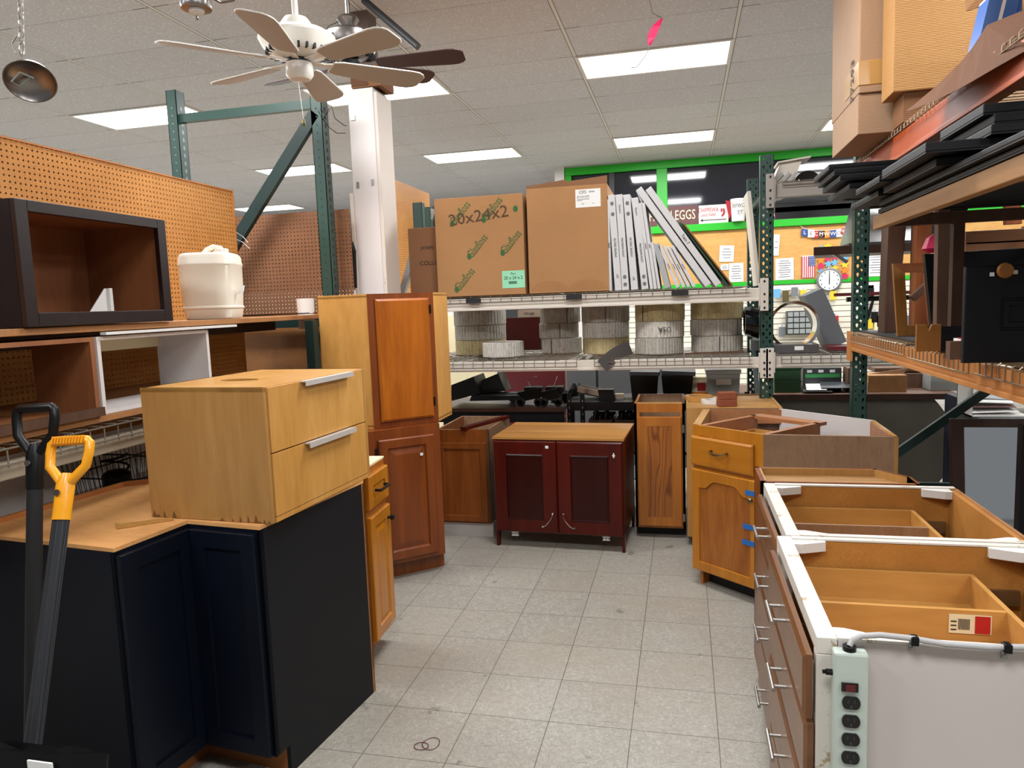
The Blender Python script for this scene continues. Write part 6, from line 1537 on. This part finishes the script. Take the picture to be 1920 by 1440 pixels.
obj('front', MB().prism_y([(0, 0), (w_, 0), (w_, h_), (w_*.62, h_), (w_*.5, h_*.74), (w_*.38, h_), (0, h_)], 0, .014), M['frame_tan'], t, bevel=.001)
obj('drawer_box', MB().box(w_, w_+.2, .004, .012, .0, h_*.85).box(w_, w_+.2, .14, .15, 0, h_*.85).box(w_, w_+.2, .012, .14, 0, .006), M['black_door'], t)
a = at_y(1764, 640, 2.75)
solo('wood_block', MB().box(a.x, a.x+.13, 2.66, 2.70, 1.314, 1.374), M['plank_gr'], 'dark stained wood block before the small drawer', 'wood block')
a = at_y(1790, 632, 2.8)
t = thing('packet', 'white packet with red tip beside the black door', 'packet', (a.x, 2.74, 1.3145)); obj('packet_body', MB().box(-.0, .09, 0, .07, .04, .062), M['paper'], t); obj('red_tip', MB().box(0, .05, -.002, .03, .062, .066), M['ink_red'], t); obj('packet_base', MB().box(0, .09, .0, .07, 0, .04), M['plank_dk'], t)
for k, (y0, y1) in enumerate([(433, 452), (453, 472)]):
    a = at_y(1811, y0, 3.95); b = at_y(1990, y1, 3.95)
    solo('cabinet_door', MB().box(a.x, b.x, 3.95, 4.2, b.z+.002, a.z-.002), M['pink_wood'], ['upper pinkish wooden door front lying behind the black board', 'lower pinkish wooden door front lying behind the black board'][k], 'cabinet door', bevel=.004)
solo('wood_block', MB().box(1.6, 2.0, 3.98, 4.18, ZD, b.z), M['plank_dk'], 'dark block carrying the pinkish door fronts', 'block')
solo('pink_cloth', MB().lathe([(.03, 0), (.06, .02), (.04, .07), (.01, .09)], 10, c=tuple(at_y(1753, 474, 3.9))), M['pink'], 'small pink cloth peeking behind the grey brown post', 'cloth')
# range hood
p = at_y(1665, 470, 5.25)
t = thing('range_hood', 'stainless steel range hood with pyramid body hanging in the right bay', 'range hood', (p.x, 5.25, p.z-.01))
zt_ = at_y(1650, 372, 5.25).z-p.z
obj('body', MB().loops([[(-.22, 0, .07), (.42, 0, .07), (.42, .4, .07), (-.22, .4, .07)], [(-.13, .1, zt_*1.35), (.2, .1, zt_*1.35), (.2, .35, zt_*1.35), (-.13, .35, zt_*1.35)]]), plain('hood_steel', 'a2a5a6', .3, .9), t, bevel=.002)
obj('canopy', MB().prism([(-.46, -.02), (.44, -.02), (.44, .42), (-.38, .42)], 0, .055), M['dark_wood'], t, bevel=.003); obj('canopy_lip', MB().box(-.24, .44, -.01, .42, .055, .07), M['grey_dk'], t)
solo('metal_strut', MB().bar(at_y(1552, 468, 5.25), at_y(1588, 492, 5.25), .03, .02), M['galv'], 'thin grey strut slanting below the dark wedge shelf', 'arm')
solo('metal_bar', MB().box(1.0, 2.2, 5.3, 5.34, at_y(1620, 554, 5.3).z, at_y(1620, 548, 5.3).z), M['red_dark'], 'thin dark red rail behind the second green post', 'rail')
solo('metal_bar', MB().box(1.09, 2.2, 5.36, 5.40, at_y(1620, 565, 5.36).z, at_y(1620, 556, 5.36).z), M['green_dark'], 'green rail just under the dark red one', 'rail')

# support timber and stack of black cabinet doors
TT = thing('timber_trestle', 'tan timber trestle carrying the stacked black doors on the right rack', 'trestle', (0, 0, 0))
obj('timber', MB().box(.765, .80, 1.3, 3.30, 1.80, 1.853), M['plank_tan'], TT, bevel=.003)
obj('timber', MB().box(1.7, 1.735, 1.3, 4.3, 1.80, 1.853), M['plank_tan'], TT, bevel=.003)
for y in (2.05, 3.22):
    obj('cross_arm', MB().box(.80, 1.7, y, y+.04, 1.805, 1.85), M['plank_dk'], TT)
    for x in (1.04, 1.64): obj('leg', MB().box(x, x+.04, y, y+.04, 1.3185 if y > 3 else 1.307, 1.8045), M['plank_dk'], TT)
def bdoor(x0, x1, y0, y1, z, th, label, rot=0):
    t = thing('cabinet_door', label, 'cabinet door', (x0, y0, z), rot, 'black cabinet doors stacked on the right rack'); w, d = x1-x0, y1-y0
    obj('slab', MB().box(0, w, 0, d, .004, th), M['black_door'], t, bevel=.003)
    obj('frame_rail', MB().box(.0, .055, .0, d, 0, .004).box(w-.055, w, 0, d, 0, .004).box(.055, w-.055, 0, .055, 0, .004).box(.055, w-.055, d-.055, d, 0, .004), M['black_door'], t)
    return t
P_ = 'black door '
bdoor(.62, 1.75, 3.45, 3.82, 2.080, .022, P_+'topmost of the far stack'); bdoor(.64, 1.7, 3.44, 3.83, 2.054, .024, P_+'second of the far stack')
bdoor(.66, 1.7, 3.42, 3.83, 2.026, .024, P_+'third of the far stack'); bdoor(.70, 1.7, 3.43, 3.90, 1.990, .024, P_+'lowest of the far stack')
bdoor(.66, 1.75, 2.77, 3.12, 1.922, .022, P_+'on the lower layer just before the far stack'); bdoor(.70, 1.70, 2.95, 3.40, 1.896, .022, P_+'reaching back beneath the far stack')
bdoor(.66, 1.70, 2.28, 2.74, 1.925, .03, P_+'with bright edge reaching out nearest the far stack')
bdoor(.705, 1.72, 2.34, 2.90, 1.897, .024, P_+'second layer under the bright edged one')
bdoor(.74, 1.75, 1.70, 3.10, 1.874, .020, P_+'broad one lying low in the middle stack'); bdoor(.76, 1.78, 1.45, 3.2, 1.8545, .018, P_+'resting directly on the tan timber')
bdoor(.81, 1.7, 2.25, 2.60, 1.957, .026, P_+'lowest of the near upper stack'); bdoor(.82, 1.7, 2.26, 2.64, 1.985, .028, P_+'middle of the near upper stack'); bdoor(.80, 1.7, 2.28, 2.625, 2.015, .030, P_+'topmost of the near upper stack')

# cartons on the top deck
ZT = 2.309
t = thing('cardboard_box', 'low wide cardboard carton under the tall one on the top deck', 'box', (.835, 3.93, ZT))
obj('carton', MB().box(0, .72, 0, .62, 0, .19), M['card_grey'], t, bevel=.004)
t = thing('cardboard_box', 'tall cardboard carton with taped strip marked 77293 on the top deck', 'box', (.835, 3.92, ZT+.192))
obj('carton', MB().box(0, .62, 0, .66, 0, .98), M['card_grey'], t, bevel=.005)
obj('tape_band', MB().box(-.003, .5, -.003, .3, .035, .15), M['tape'], t, bevel=.003, label='crumpled brown tape band')
text('77293', .085, M['ink'], t, TR(-.006, .12, .09) @ RZ(-PI/2) @ FRONT @ RZ(PI/2), sx=1.0)
obj('address_label', MB().box(-.002, 0, .12, .28, .62, .86), M['paper'], t); obj('address_label', MB().box(-.002, 0, .34, .46, .66, .84), M['paper'], t)
t = thing('cardboard_box', 'corrugated carton sheet standing before the tall carton', 'box', (at_y(1676, 100, 3.7).x, 3.7, ZT))
w_ = at_y(1834, 100, 3.7).x-at_y(1676, 100, 3.7).x
z0_ = max(0, at_y(1680, 172, 3.7).z-ZT)
obj('carton', MB().box(0, w_, 0, .2, z0_*1.0, .75), M['card_corr'], t, bevel=.003); obj('inner_base', MB().box(.05, w_, .02, .19, 0, z0_), M['card_dk'], t)
t = thing('cardboard_box', 'open carton of blue and white packs at the top right corner', 'box', (1.16, 2.72, ZT))
obj('carton', MB().box(0, .5, 0, .006, 0, .34).box(0, .006, .006, .6, 0, .34).box(.494, .5, .006, .6, 0, .34).box(0, .5, .6, .606, 0, .34).box(.006, .494, .006, .6, 0, .006), M['card'], t)
up_ = [at_y(1701, 207, 3.3), at_y(1754, 163, 3.2), at_y(1800, 118, 3.1), at_y(1821, 92, 3.0), at_y(1850, 48, 2.9), at_y(1925, 18, 2.75), at_y(1990, -10, 2.6)]
lo_ = [at_y(1700, 209, 3.3), at_y(1751, 190, 2.95), at_y(1795, 168, 2.85), at_y(1824, 152, 2.75), at_y(1865, 128, 2.65), at_y(1925, 94, 2.5), at_y(1990, 60, 2.4)]
g = MB(); g.loops([[tuple(a_), tuple(b_), tuple(b_+Vector((.004, .004, .004))), tuple(a_+Vector((.004, .004, .004)))] for a_, b_ in zip(up_, lo_)]); fo = obj('flap', g, M['card_in'], t); fo.location = (-1.16, -2.72, -ZT)
for k, x in enumerate((1860, 1893, 1918)):
    p = at_y(x, 28, 3.0); t2 = thing('product_pack', ['blue and white pack leftmost in the top right carton', 'blue and white pack second in the top right carton', 'blue pack at the very corner of the top right carton'][k], 'package', (p.x, 3.0, p.z-.05)); t2.rotation_euler = (0, .2, 0)
    obj('sleeve', MB().box(-.03, .03, 0, .1, -.05, .12), M['paper'], t2); obj('blue_band', MB().box(-.031, .012, -.002, .1, -.05, .11), plain('pack_blue', '2b62b0', .4), t2)
a = at_y(1812, 20, 3.3); solo('cardboard_sheet', MB().quad(at_y(1812, 22, 3.3), at_y(1900, -8, 3.2), at_y(1880, -60, 3.2), at_y(1808, -40, 3.3), .006), M['card'], 'cardboard flap end above the blue packs', 'flap')

# ================================================================== fans and hanging things
def fan(name, label, loc, R, angs, body, blade, rodtop, tilt=(0, 0), br=.145, pitch=.2, kind=0, bw=.068):
    t = thing(name, label, 'ceiling fan', loc); t.rotation_euler = (tilt[0], tilt[1], 0)
    if kind == 0: prof = [(.012, .19), (.05, .185), (.065, .165), (.07, .14), (.135, .125), (.165, .105), (.168, .095), (.15, .06), (.125, .03), (.075, .02), (.06, .012), (.0, .012)]
    else: prof = [(.012, .26), (.05, .255), (.06, .24), (.04, .21), (.035, .19), (.11, .175), (.14, .155), (.145, .09), (.12, .05), (.06, .03), (0, .03)]
    obj('motor_housing', MB().lathe([(max(.001, r_), z_) for r_, z_ in prof], 40), M[body], t, smooth=True)
    q = MB()
    for k in range(24):
        a_ = 2*PI*k/24; q.box(.11, .14, -.005, .005, .028, .05, T=RZ(a_))
    obj('vent_slot', q, M['ink'], t)
    obj('hub', MB().lathe([(.05, .02), (.05, -.005), (.03, -.01)], 24), M['black_matte'], t)
    if kind == 0: obj('switch_cup', MB().lathe([(.056, -.005), (.060, -.02), (.060, -.055), (.045, -.075), (.01, -.082)], 28), M[body], t, smooth=True)
    rod = obj('downrod', MB().cyl((0, 0, .17), (0, 0, rodtop-loc[2]), .0135, 14), M[body], t, smooth=True)
    for k, (a_, rr) in enumerate(angs):
        T = RZ(a_)
        b_ = obj('blade', MB().loops([[(x, y, z) for x, y in [(.15, -bw*.55), (.19, -bw*.72), (rr*.86, -bw), (rr*.93, -bw*.96), (rr*.975, -bw*.78), (rr, -bw*.5), (rr, bw*.5), (rr*.975, bw*.78), (rr*.93, bw*.96), (rr*.86, bw), (.19, bw*.72), (.15, bw*.55)]] for z in (-.003, .003)], T=T @ RX(pitch)), M[blade], t, bevel=.0015)
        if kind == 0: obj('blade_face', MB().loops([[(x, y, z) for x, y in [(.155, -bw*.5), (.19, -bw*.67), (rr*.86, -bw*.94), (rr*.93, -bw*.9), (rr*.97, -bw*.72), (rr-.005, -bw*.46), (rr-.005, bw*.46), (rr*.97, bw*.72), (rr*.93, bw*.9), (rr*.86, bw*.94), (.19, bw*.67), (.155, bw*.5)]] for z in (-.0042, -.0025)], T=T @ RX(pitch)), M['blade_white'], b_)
        obj('blade_iron', MB().loops([[(x, y, z) for x, y in [(.05, -.014), (.12, -.012), (.19, -.035), (.22, 0), (.19, .035), (.12, .012), (.05, .014)]] for z in (.002, .007)], T=T @ RX(pitch*.8)), M[body], b_)
    return t
fx, fy, fz = -1.655, 3.06, 2.655
angs = [(math.radians(a_), r_) for a_, r_ in ((104, .64), (50, .62), (-19, .56), (-77, .60), (-132, .58), (163, .54))]
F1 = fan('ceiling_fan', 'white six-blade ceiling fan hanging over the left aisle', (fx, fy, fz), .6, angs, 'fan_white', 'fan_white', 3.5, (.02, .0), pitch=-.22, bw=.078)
obj('ceiling_cup', MB().lathe([(.03, .78), (.06, .83), (.07, .842)], 24), M['fan_white'], F1, smooth=True)
ch = obj('pull_chain', MB().cyl((0, -.02, -.08), (.012, -.02, -.25), .0014, 6), M['nickel'], F1); obj('chain_fob', MB().lathe([(.006, 0), (.008, .012), (.005, .03)], 10, c=(.012, -.02, -.28)), M['brass'], ch)
p = at_z(655, 82, 3.0)
F2 = fan('ceiling_fan', 'brushed nickel ceiling fan with dark blades behind the white fan', (p.x, p.y, 2.885), .6, [(math.radians(a_), r_) for a_, r_ in ((5, .64), (46, .50), (165, .62))], 'nickel', 'blade_dark', 3.5, (0, 0), pitch=-.25, kind=1, bw=.07)
b_ = obj('folded_blade', MB().box(-.06, .06, -.17, -.164, .03, .15, T=RZ(-.25) @ RX(.25)), M['nickel'], F2)
obj('wire_loop', MB().tube([(-.05, 0, .24), (-.12, 0, .22), (-.16, 0, .15), (-.15, 0, .08)], .003, 6), M['ink'], F2)
# nickel dome hanging from a chain
CHT = thing('hanging_dome', 'small shiny nickel dome cap hanging from a chain at the upper left', 'lamp cap', at_y(57, 152, 1.8)); CHT.rotation_euler = Vector((.42, -.52, -.74)).to_track_quat('-Z', 'Y').to_euler()
obj('dome', MB().loops([[(r_*math.cos(2*PI*i/40), r_*math.sin(2*PI*i/40), z_) for i in range(40)] for r_, z_ in ((.012, .035), (.03, .032), (.055, .02), (.064, .0), (.067, -.004), (.064, -.004), (.052, .012), (.02, .022), (.008, .024))]), M['nickel'], CHT, smooth=True)
obj('stem', MB().cyl((0, 0, .03), (-.012, .0, .085), .004, 8), M['chrome'], CHT); obj('cord', MB().tube([(.0, 0, .02), (.03, -.02, .0), (.045, .0, -.01), (.02, .03, -.008), (-.01, .01, .0)], .0028, 6), M['clear'], CHT)
t = thing('chain', 'silver link chain running up from the nickel dome', 'chain', (0, 0, 0))
a = Vector(CHT.location)+Vector((-.02, 0, .08)); b = at_y(38, -10, 1.8); d = b-a; n = 9
q = MB()
for k in range(n*2):
    c = a+d*((k+.5)/(n*2)*2.0); ax = d.normalized(); s1 = Vector((1, 0, 0)) if k % 2 else Vector((0, 1, 0)); s1 = (s1-ax*s1.dot(ax)).normalized()
    q.tube([c+ax*.018*math.cos(2*PI*j/12)+s1*.008*math.sin(2*PI*j/12) for j in range(12)], .0019, 6, closed=True)
obj('link', q, M['steel'], t, smooth=True)
obj('hook', MB().tube([a+Vector((-.02, 0, .0)), a+Vector((-.03, 0, .03)), a+Vector((-.01, 0, .05)), a+Vector((.01, 0, .03)), a+Vector((.0, 0, -.01))], .0025, 6), M['steel'], t)
# nickel light fixture cut by the top edge
p = at_y(368, 12, 2.4); t = thing('light_fixture', 'nickel light fixture with glass bowl cut by the top edge', 'light fixture', (p.x, 2.4, p.z))
obj('pan', MB().lathe([(.035, .06), (.05, .05), (.055, .0), (.052, -.01), (.03, -.012)], 28), M['nickel'], t, smooth=True); obj('globe', MB().lathe([(.028, -.008), (.026, -.02), (.012, -.03), (.003, -.032)], 20), M['paper'], t, smooth=True); obj('finial', MB().lathe([(.004, -.032), (.005, -.04), (.002, -.048)], 10), M['chrome'], t)
obj('arm', MB().tube([(.05, 0, .03), (.1, 0, .0), (.15, 0, .0), (.19, 0, .04), (.2, 0, .1)], .004, 8).tube([(.2, 0, .1), (.23, 0, .02), (.21, 0, -.0)], .004, 8), M['nickel'], t, smooth=True)
obj('stem', MB().cyl((0, 0, .05), (0, 0, CEIL_Z-p.z), .006, 8), M['nickel'], t)
# pink ribbon
rp = [at_y(x, y, 4.3) for x, y in [(1241, 34), (1230, 48), (1222, 66), (1217, 84)]]
t = thing('ribbon', 'bright pink ribbon scrap hanging on a string from the ceiling', 'ribbon', (0, 0, 0))
L = []
for k, p in enumerate(rp):
    w_ = (.006, .022, .024, .008)[k]; L.append([(p.x-w_, p.y, p.z), (p.x+w_, p.y+.015, p.z), (p.x+w_, p.y+.017, p.z), (p.x-w_, p.y+.002, p.z)])
obj('ribbon_strip', MB().loops(L), M['pink'], t); obj('string', MB().tube([rp[-1]]+[at_y(x, y, 4.3) for x, y in [(1215, 95), (1208, 108), (1197, 122), (1192, 127), (1183, 126)]], .0028, 5), M['ink_grey'], t)
obj('hang_line', MB().tube([at_y(1241, 34, 4.3), at_y(1223, 24, 4.3), at_y(1218, 0, 4.3), Vector((at_y(1218, 0, 4.3).x, 4.3, CEIL_Z-.001))], .0016, 5), M['ink'], t)
